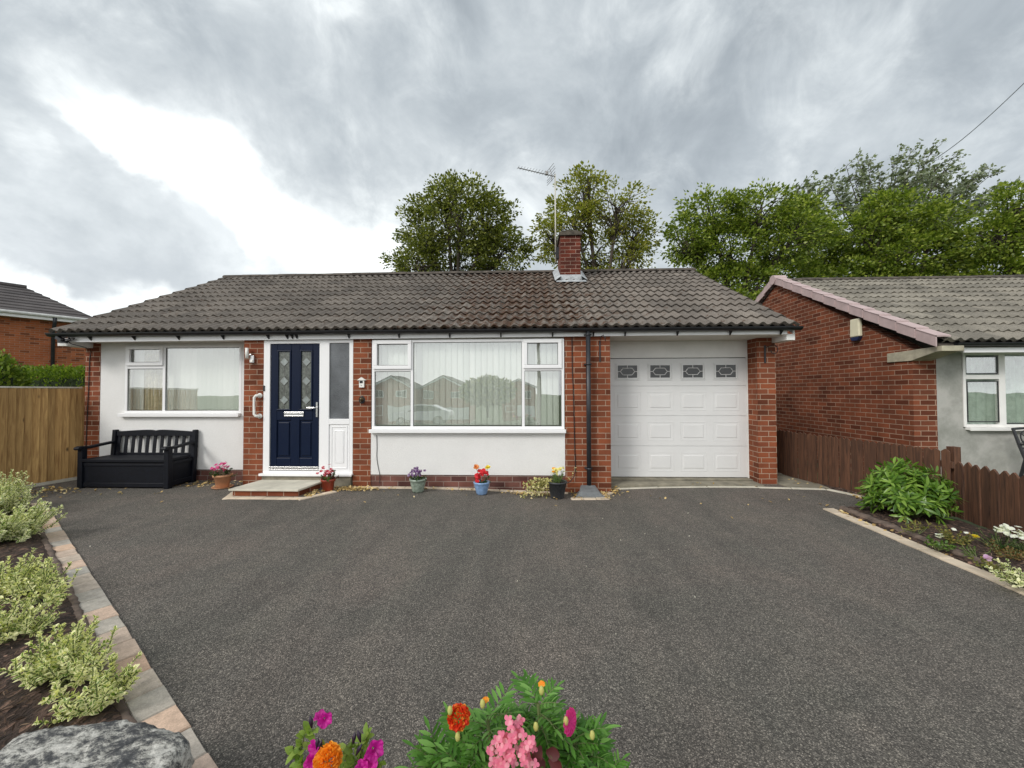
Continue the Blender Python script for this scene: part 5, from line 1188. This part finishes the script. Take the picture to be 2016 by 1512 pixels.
# leaf and moss crumbs caught on the roof
P, D = [], []
for _ in range(1500):
    x = random.gauss(-.1, 2.0); y = random.uniform(EY, RY-.1); 
    if not (-7.2 < x < 3.7): continue
    u = round((x-(-7.46))/.15)*.15-7.46+.075+random.gauss(0, .02); P.append((u, y, roofz(y)+.022)); D.append((random.gauss(0, 1), random.gauss(0, 1), .3))
n = len(P); V, Fc, U = leafmesh(np.array(P), np.array(D), np.tile([0, -.4, 1.], (n, 1))+RNG.normal(size=(n, 3))*.5, RNG.uniform(.4, 1.4, n)*.035, 'oval')
tag(npmesh('roof_debris', V, Fc, leafmat('roof crumbs', (.045, .025, .015), (.10, .05, .03), (.26, .19, .12), rough=.95, trans=0), UV=U), 'brown leaf and moss crumbs lying on the tiled roof', 'moss', kind='stuff')

# ------------------------------------------------ stone on its brick plinth, bottom left
mb = MB(); mb.box(-1.60, -1.072, -5.25, -4.825, -.05, .242); tag(mb.build('brick_plinth', brick('plinth red brick', (.42, .12, .07), (.30, .08, .05), (.40, .30, .24)), bevel=.004), 'low red brick plinth under the grey stone', 'wall')
def rock():
    O = [(-1.60, -4.93), (-1.63, -4.80), (-1.56, -4.735), (-1.42, -4.722), (-1.27, -4.715), (-1.14, -4.728), (-1.065, -4.775), (-1.05, -4.86), (-1.07, -4.97), (-1.20, -5.12), (-1.42, -5.16), (-1.58, -5.06)]
    O = [Vector((a, b_, 0)) for a, b_ in O]; c = Vector((-1.34, -4.93, 0)); na = 200; loop = []
    for k in range(na):
        u = k/na*len(O); i = int(u); f = u-i; p0, p1, p2, p3 = O[i-1], O[i % len(O)], O[(i+1) % len(O)], O[(i+2) % len(O)]
        loop.append(.5*((2*p1)+(-p0+p2)*f+(2*p0-5*p1+4*p2-p3)*f*f+(-p0+3*p1-3*p2+p3)*f**3))
    prof = [(.02, .375), (.1, .377), (.2, .378), (.3, .379), (.4, .380), (.5, .379), (.6, .378), (.68, .378), (.75, .377), (.88, .373), (.95, .364), (.985, .340), (1.0, .305), (1.0, .275), (.97, .25), (.9, .238)]; V = []
    for (q, z) in prof:
        for k in range(na):
            p = c+(loop[k]-c)*q; p.z = z; w = noise.noise_vector(p*6)*.014*min(1, q*2)+noise.noise_vector(p*19)*.010+noise.noise_vector(p*50)*.006; w.z += .012*abs(noise.noise(p*14))-.006; V.append(p+w)
    n_ = len(prof); mb = MB(); mb.mesh(V, [(i*na+k, (i+1)*na+k, (i+1)*na+(k+1) % na, i*na+(k+1) % na) for i in range(n_-1) for k in range(na)]+[tuple(range(na))])
    return tag(mb.build('stone', ROCK, smooth=True), 'large mottled grey and white flat stone in the bottom left corner', 'stone')
rock()

# ------------------------------------------------ low front wall with two planted tubs close to the camera
mb = MB(); mb.box(-1.0, 1.0, -5.55, -5.05, -.3, .28); tag(mb.build('front_wall', REDN), 'low brick wall in front of the camera that carries the flower tubs', 'wall')
def pinnate(base, d, up, L_, acc, pairs=6):
    d = Vector(d).normalized(); up = Vector(up).normalized(); s = d.cross(up).normalized(); up = s.cross(d); pts = []
    for k in range(pairs+1):
        u = k/pairs; p = Vector(base)+d*(L_*u)-Vector((0, 0, 1))*L_*.28*u*u; pts.append(p)
        if k == 0: continue
        for sg in (-1, 1):
            if k == pairs: continue
            q = (s*sg*.85+d*.62+up*.12); acc[0].append(p); acc[1].append(q); acc[2].append(up+Vector([random.gauss(0, .18) for _ in range(3)])); acc[3].append(L_*.48*(1-.35*abs(u-.45)*1.6)*random.uniform(.85, 1.1))
    acc[0].append(pts[-1]); acc[1].append(d-Vector((0, 0, .35))); acc[2].append(up); acc[3].append(L_*.40); return pts
MARI = leafmat('marigold leaves', (.055, .16, .02), (.10, .25, .035), (.20, .39, .09), rough=.38, trans=.3)
def marigold_mass(t, spots):
    mb = MB(); acc = ([], [], [], [])
    for (x, y, Z, n, rad) in spots:   # crown points
        y += 14
        c = survey(x, y, Z)
        root = Vector((c.x*.75+.01, c.y*.5-2.6, .43))
        mb.tube([root, root.lerp(c, .6)+Vector((0, 0, .01)), c], [.005, .004, .003], 6, caps=False)
        for k in range(n):
            
            if random.random() < .25: continue
            az = random.uniform(0, 2*PI); u = random.random(); el = -.3+1.1*u; d = Vector((math.cos(az)*math.cos(el), math.sin(az)*math.cos(el), math.sin(el)))
            b_ = c-Vector((0, 0, (1-u)*rad*.9)); pts = pinnate(b_, d, Vector((0, 0, 1))+d*.2 if el < .8 else Vector((random.gauss(0, 1), -1, .3)), rad*random.uniform(.75, 1.15), acc)
            mb.tube(pts, .0010, 3, caps=False)
    mb.build('stems', STEM, t); V, Fc, U = leafmesh(np.array(acc[0]), np.array(acc[1]), np.array(acc[2]), np.array(acc[3]), 'lance'); npmesh('foliage', V, Fc, MARI, t, smooth=True, UV=U)
def pompon(name, c, r, mat, t, n=230, up=(0, -.55, .85), fl=.7, pl=.34):
    c = Vector(c); u = Vector(up).normalized(); s1 = u.orthogonal().normalized(); s2 = u.cross(s1); P, D, Nn, L_ = [], [], [], []
    for k in range(n):
        q = k/n; th = math.acos(1-q*1.15) if q*1.15 < 2 else PI; ph = k*2.39996; d = u*math.cos(th)+(s1*math.cos(ph)+s2*math.sin(ph))*math.sin(th)
        P.append(c+d*r*.62*Vector((1, 1, 1)).x-u*r*(1-fl)*math.cos(th)*.6); D.append(d+Vector([random.gauss(0, .28) for _ in range(3)])); Nn.append(Vector([random.gauss(0, 1) for _ in range(3)])); L_.append(r*pl*random.uniform(.8, 1.3))
    V, Fc, U = leafmesh(np.array(P), np.array(D), np.array(Nn), np.array(L_), 'petal'); return npmesh(name, V, Fc, mat, t, smooth=True, UV=U)
def petunia(c, r, nrm, t, mat=None):
    u = Vector(nrm).normalized(); s1 = u.orthogonal().normalized(); s2 = u.cross(s1); mb = MB(); nr_, na = 7, 40; c = Vector(c); V = []
    for i in range(nr_+1):
        q = i/nr_
        for k in range(na):
            a = 2*PI*k/na; lob = 1-.16*(abs(math.cos(2.5*a)))**4; rr = r*(.10+.90*q)*(lob if q > .5 else 1); z = -r*.75*(1-q)**2.2+r*.10*math.sin(7*a+i)*q*q+r*.06*math.sin(11*a)*q
            V.append(c+(s1*math.cos(a)+s2*math.sin(a))*rr+u*z)
    mb.mesh(V, [(i*na+k, i*na+(k+1) % na, (i+1)*na+(k+1) % na, (i+1)*na+k) for i in range(nr_) for k in range(na)])
    return mb.build('bloom', mat or PET, t, smooth=True)
def petm():
    m, nt, b = nodes('petunia magenta'); co = coord(nt); lk(nt, ramp(nt, noi(nt, co, 40, 4), [(.3, (.36, .004, .20)), (.6, (.60, .012, .32)), (.8, (.74, .05, .42))]), b.inputs['Base Color']); b.inputs['Roughness'].default_value = .55
    tr = N(nt, 'ShaderNodeBsdfTranslucent'); tr.inputs[0].default_value = (.75, .02, .40, 1); mx = N(nt, 'ShaderNodeMixShader'); mx.inputs[0].default_value = .35; lk(nt, b.outputs[0], mx.inputs[1]); lk(nt, tr.outputs[0], mx.inputs[2]); lk(nt, mx.outputs[0], nt.nodes['Material Output'].inputs[0]); return m
PET = petm()
def tub(loc, r, label):
    t = thing('flower_tub', loc, label, 'planted tub'); mb = MB(); mb.lathe([(0, 0), (r*.75, 0), (r*.78, .01), (r, .155), (r*1.08, .157), (r*1.08, .18), (r*.98, .18), (r*.95, .14)], loc, 30); mb.build('tub', TERRA, t, smooth=True)
    mb = MB(); mb.lathe([(0, .155), (r*.95, .145)], loc, 20); mb.build('soil', POTSOIL, t); return t
Z1 = .84
tA = tub((-.36, -5.20, .28), .125, 'left flower tub with magenta petunias and one orange marigold at the bottom edge')
tB = tub((.03, -5.20, .28), .16, 'right flower tub of feathery marigold leaves, a red-orange bloom and pink begonias')
marigold_mass(tB, [(905, 1445, .84, 26, .075), (960, 1395, .85, 26, .078), (1060, 1370, .86, 30, .080), (1010, 1400, .90, 20, .07), (1130, 1440, .85, 26, .078), (1165, 1475, .84, 24, .075), (870, 1500, .82, 24, .078), (950, 1470, .82, 22, .075), (1080, 1440, .88, 22, .08), (1190, 1510, .82, 16, .07), (1120, 1510, .80, 18, .07), (925, 1520, .78, 16, .07), (1000, 1480, .9, 16, .07), (1060, 1500, .9, 14, .07)])
pompon('bloom', survey(903, 1412, .80), .0235, P_MIX, tB, 230)
for (x, y) in ((886, 1399), (950, 1386), (901, 1451), (1066, 1360), (1166, 1448), (1114, 1420), (1055, 1431)):
    c = survey(x, y, .79); mb = MB(); mb.lathe([(.0005, -.009), (.004, -.006), (.0055, 0), (.004, .007), (.0005, .010)], c, 8); mb.build('bud', leafmat('bud', (.45, .50, .15), (.60, .58, .20)), tB, smooth=True)
flowers('bloom', [survey(1067, 1352, .81)+Vector((0, 0, .004))], .008, 8, P_ORG, tB, kind='petal'); flowers('bloom', [survey(956, 1380, .80)], .009, 8, P_ORG, tB)
u0 = survey(1122, 1421, .80); P, D, Nn, L_ = [], [], [], []
for k in range(12):
    a = 2*PI*k/12; n0 = Vector((1, -.75, .25)).normalized(); s1 = n0.orthogonal().normalized(); q = Matrix.Rotation(a, 3, n0) @ s1; P.append(u0); D.append(q+n0*.15); Nn.append(n0); L_.append(.024)
V, Fc, U = leafmesh(np.array(P), np.array(D), np.array(Nn), np.array(L_), 'petal'); npmesh('bloom', V, Fc, petalm('cerise petals', (.62, .03, .22), (.80, .06, .32)), tB, smooth=True, UV=U)
beg = []
for (x, y, n) in ((1012, 1422, 5), (1018, 1445, 5), (1000, 1460, 7), (1010, 1478, 7), (1040, 1462, 6), (1030, 1480, 5), (972, 1485, 5), (985, 1505, 6), (1000, 1500, 6), (1050, 1462, 3), (1038, 1495, 4), (990, 1470, 3)):
    for _ in range(n): p = survey(x+random.gauss(0, 8), y+random.gauss(0, 9), .77+random.uniform(-.015, .015)); beg.append(p)
flowers('bloom', beg, .0100, 4, P_PINK, tB, flat=.25, up=(0, -.9, .5))
P, D, Nn, L_ = [], [], [], []
for (x, y) in ((1065, 1478), (1075, 1490), (1050, 1500), (1080, 1505), (975, 1460), (1028, 1430)):
    P.append(survey(x, y, .79)+Vector((0, 0, .01))); D.append(Vector((random.gauss(0, .6), -.5, random.uniform(-.6, .3)))); Nn.append(Vector((random.gauss(0, .3), -1, .5))); L_.append(.028)
V, Fc, U = leafmesh(np.array(P), np.array(D), np.array(Nn), np.array(L_), 'petal'); npmesh('begonia_leaves', V, Fc, P_DKR, tB, smooth=True, UV=U)
# left tub
petunia(survey(640, 1418, .80), .0145, (.55, -.8, .25), tA); petunia(survey(629, 1408, .81), .012, (-.2, -.3, 1), tA)
petunia(survey(617, 1480, .79), .020, (-.55, -.85, .2), tA); petunia(survey(614, 1502, .78), .016, (.2, -.9, .3), tA)
petunia(survey(738, 1478, .79), .019, (.55, -.75, .3), tA); petunia(survey(728, 1500, .785), .017, (.1, -.9, .35), tA); petunia(survey(712, 1514, .78), .016, (-.2, -.9, .35), tA)
pompon('bloom', survey(646, 1497, .765), .0275, P_ORG, tA, 320, up=(0, -.75, .65))
LIME = leafmat('lime petunia leaves', (.16, .26, .04), (.26, .38, .07), (.42, .52, .14), rough=.5, trans=.4)
P, D, Nn, L_ = [], [], [], []; mb = MB()
for (pts, n) in (([(600, 1530), (592, 1480), (598, 1448), (618, 1436)], 34), ([(585, 1530), (583, 1490), (578, 1472)], 14), ([(683, 1530), (684, 1480), (683, 1468), (695, 1458)], 16), ([(700, 1530), (712, 1480), (716, 1458), (722, 1450)], 22), ([(690, 1525), (700, 1500), (705, 1492)], 16), ([(640, 1520), (634, 1475), (636, 1462)], 8), ([(740, 1530), (745, 1500)], 6)):
    W_ = [survey(x, y, .81+random.uniform(-.01, .01)) for x, y in pts]; mb.tube(W_, .0022, 5, caps=False)
    for _ in range(n):
        i = random.randrange(len(W_)-1); p = W_[i].lerp(W_[i+1], random.random()); P.append(p); D.append(Vector((random.gauss(0, .8), random.gauss(-.3, .5), random.gauss(.2, .6)))); Nn.append(Vector((random.gauss(0, .5), -.5, 1))); L_.append(random.uniform(.012, .026))
mb.build('stems', STEM, tA); V, Fc, U = leafmesh(np.array(P), np.array(D), np.array(Nn), np.array(L_), 'oval'); npmesh('foliage', V, Fc, LIME, tA, smooth=True, UV=U)
DKP = simple('dark petunia bud', (.02, .008, .025), .5)
for (x, y, dx) in ((612, 1420, -.1), (697, 1452, .1), (707, 1448, -.15), (707, 1474, .3), (625, 1462, .05), (630, 1466, .2)):
    c = survey(x, y, .79); mb = MB(); mb.tube([c-Vector((dx*.02, 0, .013)), c, c+Vector((dx*.02, 0, .010))], [.0015, .0045, .001], 7); mb.build('bud', DKP, tA, smooth=True)

# ================================================================== ACROSS THE STREET (seen only as reflections in the windows)
def mirror(px, y, dist):
    """place whose image in the front windows is seen at (px, y): real point in front of the wall at -dist"""
    d = FW+R2*((px-1008)/F)-U2*((y-756)/F); t_ = (dist-CAM.y)/d.y; p = CAM+d*t_; return Vector((p.x, -p.y, p.z))
def far_house(pxc, dist, wpx, label, y_ap=740, y_g=828, garage=True):
    c = mirror(pxc, y_g, dist); top = mirror(pxc, y_ap, dist).z; w = abs(mirror(pxc+wpx/2, 800, dist).x-c.x); zg = c.z; H = top-zg; ze = top-w*.55
    t = thing('semi_detached_house', (c.x, c.y, zg), label, 'house'); yb = c.y-8; yf = c.y
    mb = MB(); mb.box(c.x-w, c.x+w, yb, yf, zg-.5, ze); mb.prism([(c.x-w, yb, ze), (c.x, yb, top-.1), (c.x+w, yb, ze)], (0, yf-yb, 0)); mb.build('wall', ORB, t)
    mb = MB()
    for s_ in (-1, 1): mb.prism([(c.x, yf+.35, top), (c.x+s_*(w+.35), yf+.35, ze-.2), (c.x+s_*(w+.35), yf+.35, ze-.05), (c.x, yf+.35, top+.15)], (0, yb-yf-.5, 0))
    mb.build('roof', TILEO, t)
    mb = MB()
    for s_ in (-1, 1): mb.prism([(c.x, yf+.37, top-.22), (c.x+s_*(w+.35), yf+.37, ze-.42), (c.x+s_*(w+.35), yf+.37, ze-.18), (c.x, yf+.37, top+.02)], (0, .03, 0))
    mb.build('barge_board', UPVC, t)
    for sx in (-.55, .5):
        for zz, hh in ((zg+H*.50, 1.1),):
            mb = MB(); xx = c.x+sx*w; mb.frame(xx-.75, xx+.75, zz, zz+hh, .10, yf, yf+.05); mb.box(xx-.04, xx+.04, yf, yf+.05, zz, zz+hh); wn = mb.build('window', UPVC, t)
            mb = MB(); mb.box(xx-.65, xx+.65, yf+.005, yf+.02, zz+.1, zz+hh-.1); mb.build('pane', DKGLASS, wn)
    mb = MB(); mb.box(c.x-w*.1, c.x+w*.95, yf, yf+.05, zg, zg+2.1); mb.build('garage_door', UPVC, t)
    mb = MB(); xx = c.x-.55*w; mb.frame(xx-.9, xx+.7, zg+.8, zg+2.1, .10, yf, yf+.05); wn = mb.build('window', UPVC, t)
far_house(872, 54, 104, 'orange brick semi with white gable boards across the street, middle one'); far_house(768, 50, 88, 'orange brick semi with white gable boards across the street, left one'); far_house(1022, 62, 66, 'orange brick semi with white gable boards across the street, right one', 745, 822)
c = mirror(960, 825, 45); t = thing('street_tree', c, 'round dark green tree across the street', 'tree')
mb = MB(); mb.tube([c, c+Vector((0, 0, 2.4))], .18, 8); mb.build('trunk', BARK, t); n = 2600; d = rnd_dirs(n); P = np.array(c)+np.array([0, 0, 3.6])+d*RNG.uniform(.75, 1, (n, 1))*np.array([3.6, 2, 2.0]); V, Fc, U = leafmesh(P, rnd_dirs(n), d, np.full(n, .5), 'quad'); npmesh('crown', V, Fc, LEAF_A, t, UV=U)
c = mirror(1061, 850, 19); mb = MB(); mb.tube([Vector((c.x, c.y, -1.5)), Vector((c.x, c.y, 7.5))], [.13, .10], 10); tag(mb.build('telegraph_pole', simple('weathered pole', (.16, .13, .10), .9)), 'tall wooden telegraph pole across the street', 'pole')
# white parked car
c = mirror(832, 836, 21.5); t = thing('parked_car', c, 'white hatchback parked across the street', 'car')
body = [(-2.1, .35), (-2.12, .75), (-1.95, .92), (-1.1, 1.02), (-.45, 1.42), (.9, 1.45), (1.7, 1.05), (2.0, .98), (2.1, .6), (2.05, .32)]
for nm, out, hw_, mt in (('body', [(-2.1, .35), (-2.12, .75), (-1.95, .92), (-1.1, 1.0), (1.85, 1.02), (2.05, .9), (2.1, .55), (2.05, .32)], .86, simple('white car paint', (.75, .76, .78), .15, .02)), ('roof', [(-1.05, 1.0), (-.42, 1.40), (.85, 1.44), (1.7, 1.02), (1.55, 1.02), (.8, 1.37), (-.38, 1.34), (-.9, 1.0)], .70, simple('white car paint', (.75, .76, .78), .15, .02)), ('side_window', [(-.88, 1.0), (-.36, 1.33), (.78, 1.36), (1.5, 1.02)], .66, simple('car glass', (.03, .035, .04), .05))):
    mb = MB(); mb.prism([(c.x+a, c.y-hw_, c.z+b_) for a, b_ in out], (0, 2*hw_, 0)); mb.build(nm, mt, t, bevel=.03 if nm == 'body' else 0)
for wx in (-1.3, 1.3):
    for wy in (-.8, .8): mb = MB(); mb.tube([(c.x+wx, c.y+wy-.1, c.z+.31), (c.x+wx, c.y+wy+.1, c.z+.31)], .31, 20); w_ = mb.build('wheel', BLACKP, t); mb = MB(); mb.tube([(c.x+wx, c.y+wy-.11, c.z+.31), (c.x+wx, c.y+wy+.11, c.z+.31)], .19, 14); mb.build('rim', CHROME, w_)

# overhead service cable
pA = survey(2090, 92, 11); pB = survey(1838, 315, 27)
tag(MB().tube([pA.lerp(pB, k/12)-Vector((0, 0, .25*math.sin(PI*k/12))) for k in range(13)], [.012+.010*k/12 for k in range(13)], 6).build('overhead_cable', BLACKP), 'dark overhead cable crossing the sky at upper right', 'cable')

# ================================================================== SKY AND LIGHT
SUN_EL, SUN_AZ = R(35), R(222)      # direction the light comes from: behind the camera, a little left (azimuth from +Y, clockwise)
W = bpy.data.worlds.new("World"); S.world = W; W.use_nodes = True; nt = W.node_tree; bg = nt.nodes['Background']
sky = N(nt, 'ShaderNodeTexSky'); sky.sky_type = 'NISHITA'; sky.sun_disc = False; sky.sun_elevation = SUN_EL; sky.sun_rotation = SUN_AZ; sky.air_density = 1; sky.dust_density = 2
tc = N(nt, 'ShaderNodeTexCoord'); sp = N(nt, 'ShaderNodeSeparateXYZ'); lk(nt, tc.outputs['Generated'], sp.inputs[0]); X, Y, Zz = sp.outputs
az = math_(nt, 'MULTIPLY', math_(nt, 'ARCTAN2', X, Y), 180/PI); el = math_(nt, 'MULTIPLY', math_(nt, 'ARCSINE', Zz), 180/PI)
nw = N(nt, 'ShaderNodeTexNoise'); nw.inputs['Scale'].default_value = 5.5; nw.inputs['Detail'].default_value = 6; lk(nt, tc.outputs['Generated'], nw.inputs['Vector']); nws = N(nt, 'ShaderNodeSeparateColor'); lk(nt, nw.outputs['Color'], nws.inputs[0])
az = math_(nt, 'ADD', az, math_(nt, 'MULTIPLY', math_(nt, 'SUBTRACT', nws.outputs[0], .5), 22)); el = math_(nt, 'ADD', el, math_(nt, 'MULTIPLY', math_(nt, 'SUBTRACT', nws.outputs[1], .5), 13))
zz = math_(nt, 'ADD', math_(nt, 'MAXIMUM', Zz, 0), .30)
cb = N(nt, 'ShaderNodeCombineXYZ'); lk(nt, math_(nt, 'DIVIDE', X, zz), cb.inputs[0]); lk(nt, math_(nt, 'DIVIDE', Y, zz), cb.inputs[1])
cmap = N(nt, 'ShaderNodeMapping'); cmap.inputs['Rotation'].default_value = (0, 0, R(-38)); cmap.inputs['Scale'].default_value = (1.0, .9, 1); cmap.inputs['Location'].default_value = (1.3, .6, 0); lk(nt, cb.outputs[0], cmap.inputs[0]); cv = cmap.outputs[0]
n1 = noi(nt, cv, 1.5, 8, .62, .6); n2 = noi(nt, cv, 3.2, 7, .6, .5); n3 = noi(nt, tc.outputs['Generated'], 3.2, 6, .6, .4)
def blob(az0, el0, ra, re, rot=0.0):
    """soft elliptical opening in the cloud, by compass direction and height (degrees)"""
    a = math_(nt, 'SUBTRACT', az, az0); e = math_(nt, 'SUBTRACT', el, el0); c_, s_ = math.cos(R(rot)), math.sin(R(rot))
    u = math_(nt, 'ADD', math_(nt, 'MULTIPLY', a, c_/ra), math_(nt, 'MULTIPLY', e, s_/ra)); v = math_(nt, 'SUBTRACT', math_(nt, 'MULTIPLY', e, c_/re), math_(nt, 'MULTIPLY', a, s_/re))
    return math_(nt, 'EXPONENT', math_(nt, 'MULTIPLY', math_(nt, 'ADD', math_(nt, 'MULTIPLY', u, u), math_(nt, 'MULTIPLY', v, v)), -1))
def add(*a):
    r = a[0]
    for b in a[1:]: r = math_(nt, 'ADD', r, b)
    return r
op = add(math_(nt, 'MULTIPLY', blob(-46, 25.5, 9, 2.6, -14), 1.2), math_(nt, 'MULTIPLY', blob(-35, 20.5, 11, 3.6, -24), 1.25), math_(nt, 'MULTIPLY', blob(-24, 17, 11, 5.2, -6), 1.3), math_(nt, 'MULTIPLY', blob(-55, 23, 4, 3, 0), .4), math_(nt, 'MULTIPLY', blob(-54, 8.6, 10, 1.4, 0), .9),
         math_(nt, 'MULTIPLY', blob(-40, 9, 10, 1.6, 0), .9), math_(nt, 'MULTIPLY', blob(-30, 42, 4, 1.2, 0), .5), math_(nt, 'MULTIPLY', blob(-30, 10, 12, 3.0, 0), .55), math_(nt, 'MULTIPLY', blob(14, 15, 3, 5, 0), .35))
dark = add(math_(nt, 'MULTIPLY', blob(-49.5, 23.0, 5.5, 1.3, -34), 1.3), math_(nt, 'MULTIPLY', blob(-54, 19.0, 5, 1.1, -20), .9), math_(nt, 'MULTIPLY', blob(-46, 15.0, 12, 2.8, -8), 1.2), math_(nt, 'MULTIPLY', blob(-37, 17.6, 5, 1.0, -20), .5), math_(nt, 'MULTIPLY', blob(-50, 10.2, 5, .9, -20), .5))
n4 = noi(nt, tc.outputs['Generated'], 7.0, 9, .62, .5)
opn = add(math_(nt, 'SUBTRACT', math_(nt, 'MULTIPLY', op, .72), dark), math_(nt, 'MULTIPLY', math_(nt, 'SUBTRACT', n2, .5), .9), math_(nt, 'MULTIPLY', math_(nt, 'SUBTRACT', n4, .5), 1.3))
opn = mrange(nt, opn, -.15, 1.35, 0, 1, True)
lum = add(math_(nt, 'MULTIPLY', math_(nt, 'SUBTRACT', n1, .5), 1.0), math_(nt, 'MULTIPLY', math_(nt, 'SUBTRACT', n3, .5), 1.9), math_(nt, 'MULTIPLY', math_(nt, 'SUBTRACT', n4, .5), .5), math_(nt, 'MULTIPLY', blob(-34, 20, 26, 13, -15), .45), .42)
cloud_c = ramp(nt, lum, [(0, (2.9, 3.25, 3.55)), (.35, (3.8, 4.2, 4.5)), (.65, (4.8, 5.2, 5.45)), (1, (6.5, 6.9, 7.1))])
# paler cloud low in the sky and behind the camera
hz = math_(nt, 'MULTIPLY', mrange(nt, el, 16, 2, 0, 1), .55)
cloud_c = mixc(nt, hz, cloud_c, (7.4, 7.7, 8.0))
back = mrange(nt, Y, .1, -.7, 0, 1, True)
cloud_c = mixc(nt, math_(nt, 'MULTIPLY', back, .55), cloud_c, (11.5, 11.6, 11.6))
skyc = mixc(nt, .96, sky.outputs[0], cloud_c); skyc = mixc(nt, opn, skyc, (10.8, 11.2, 11.1))
lk(nt, skyc, bg.inputs['Color']); bg.inputs['Strength'].default_value = .1
sl = bpy.data.lights.new('sun', 'SUN'); sl.energy = 1.5; sl.angle = R(18); sl.color = (1, .965, .92)
so = bpy.data.objects.new('sun', sl); COL.objects.link(so)
sd3 = Vector((math.sin(SUN_AZ)*math.cos(SUN_EL), math.cos(SUN_AZ)*math.cos(SUN_EL), math.sin(SUN_EL))); so.rotation_euler = sd3.to_track_quat('Z', 'Y').to_euler(); so.location = sd3*50
S.view_settings.view_transform = 'Standard'; S.view_settings.look = 'None'; S.view_settings.exposure = 0.46; S.view_settings.gamma = 1; S.view_settings.use_curve_mapping = False
S.cycles.max_bounces = 8; S.cycles.transparent_max_bounces = 16; S.cycles.use_denoising = True

GROUPS = {'tree': 'trees behind the bungalows', 'variegated_shrub': 'variegated shrubs in the left bed', 'bedding_plant': 'small plants in the right flower bed', 'flower_pot': 'flower pots along the front wall', 'flower_tub': 'flower tubs close to the camera',
          'wall_cable': 'cables on the house wall', 'basket_bracket': 'basket brackets on the brickwork', 'picket_fence': 'brown fences on the right boundary', 'semi_detached_house': 'houses across the street'}
for o in S.objects:
    if o.parent is None and o.name.split('.')[0] in GROUPS: o['group'] = GROUPS[o.name.split('.')[0]]
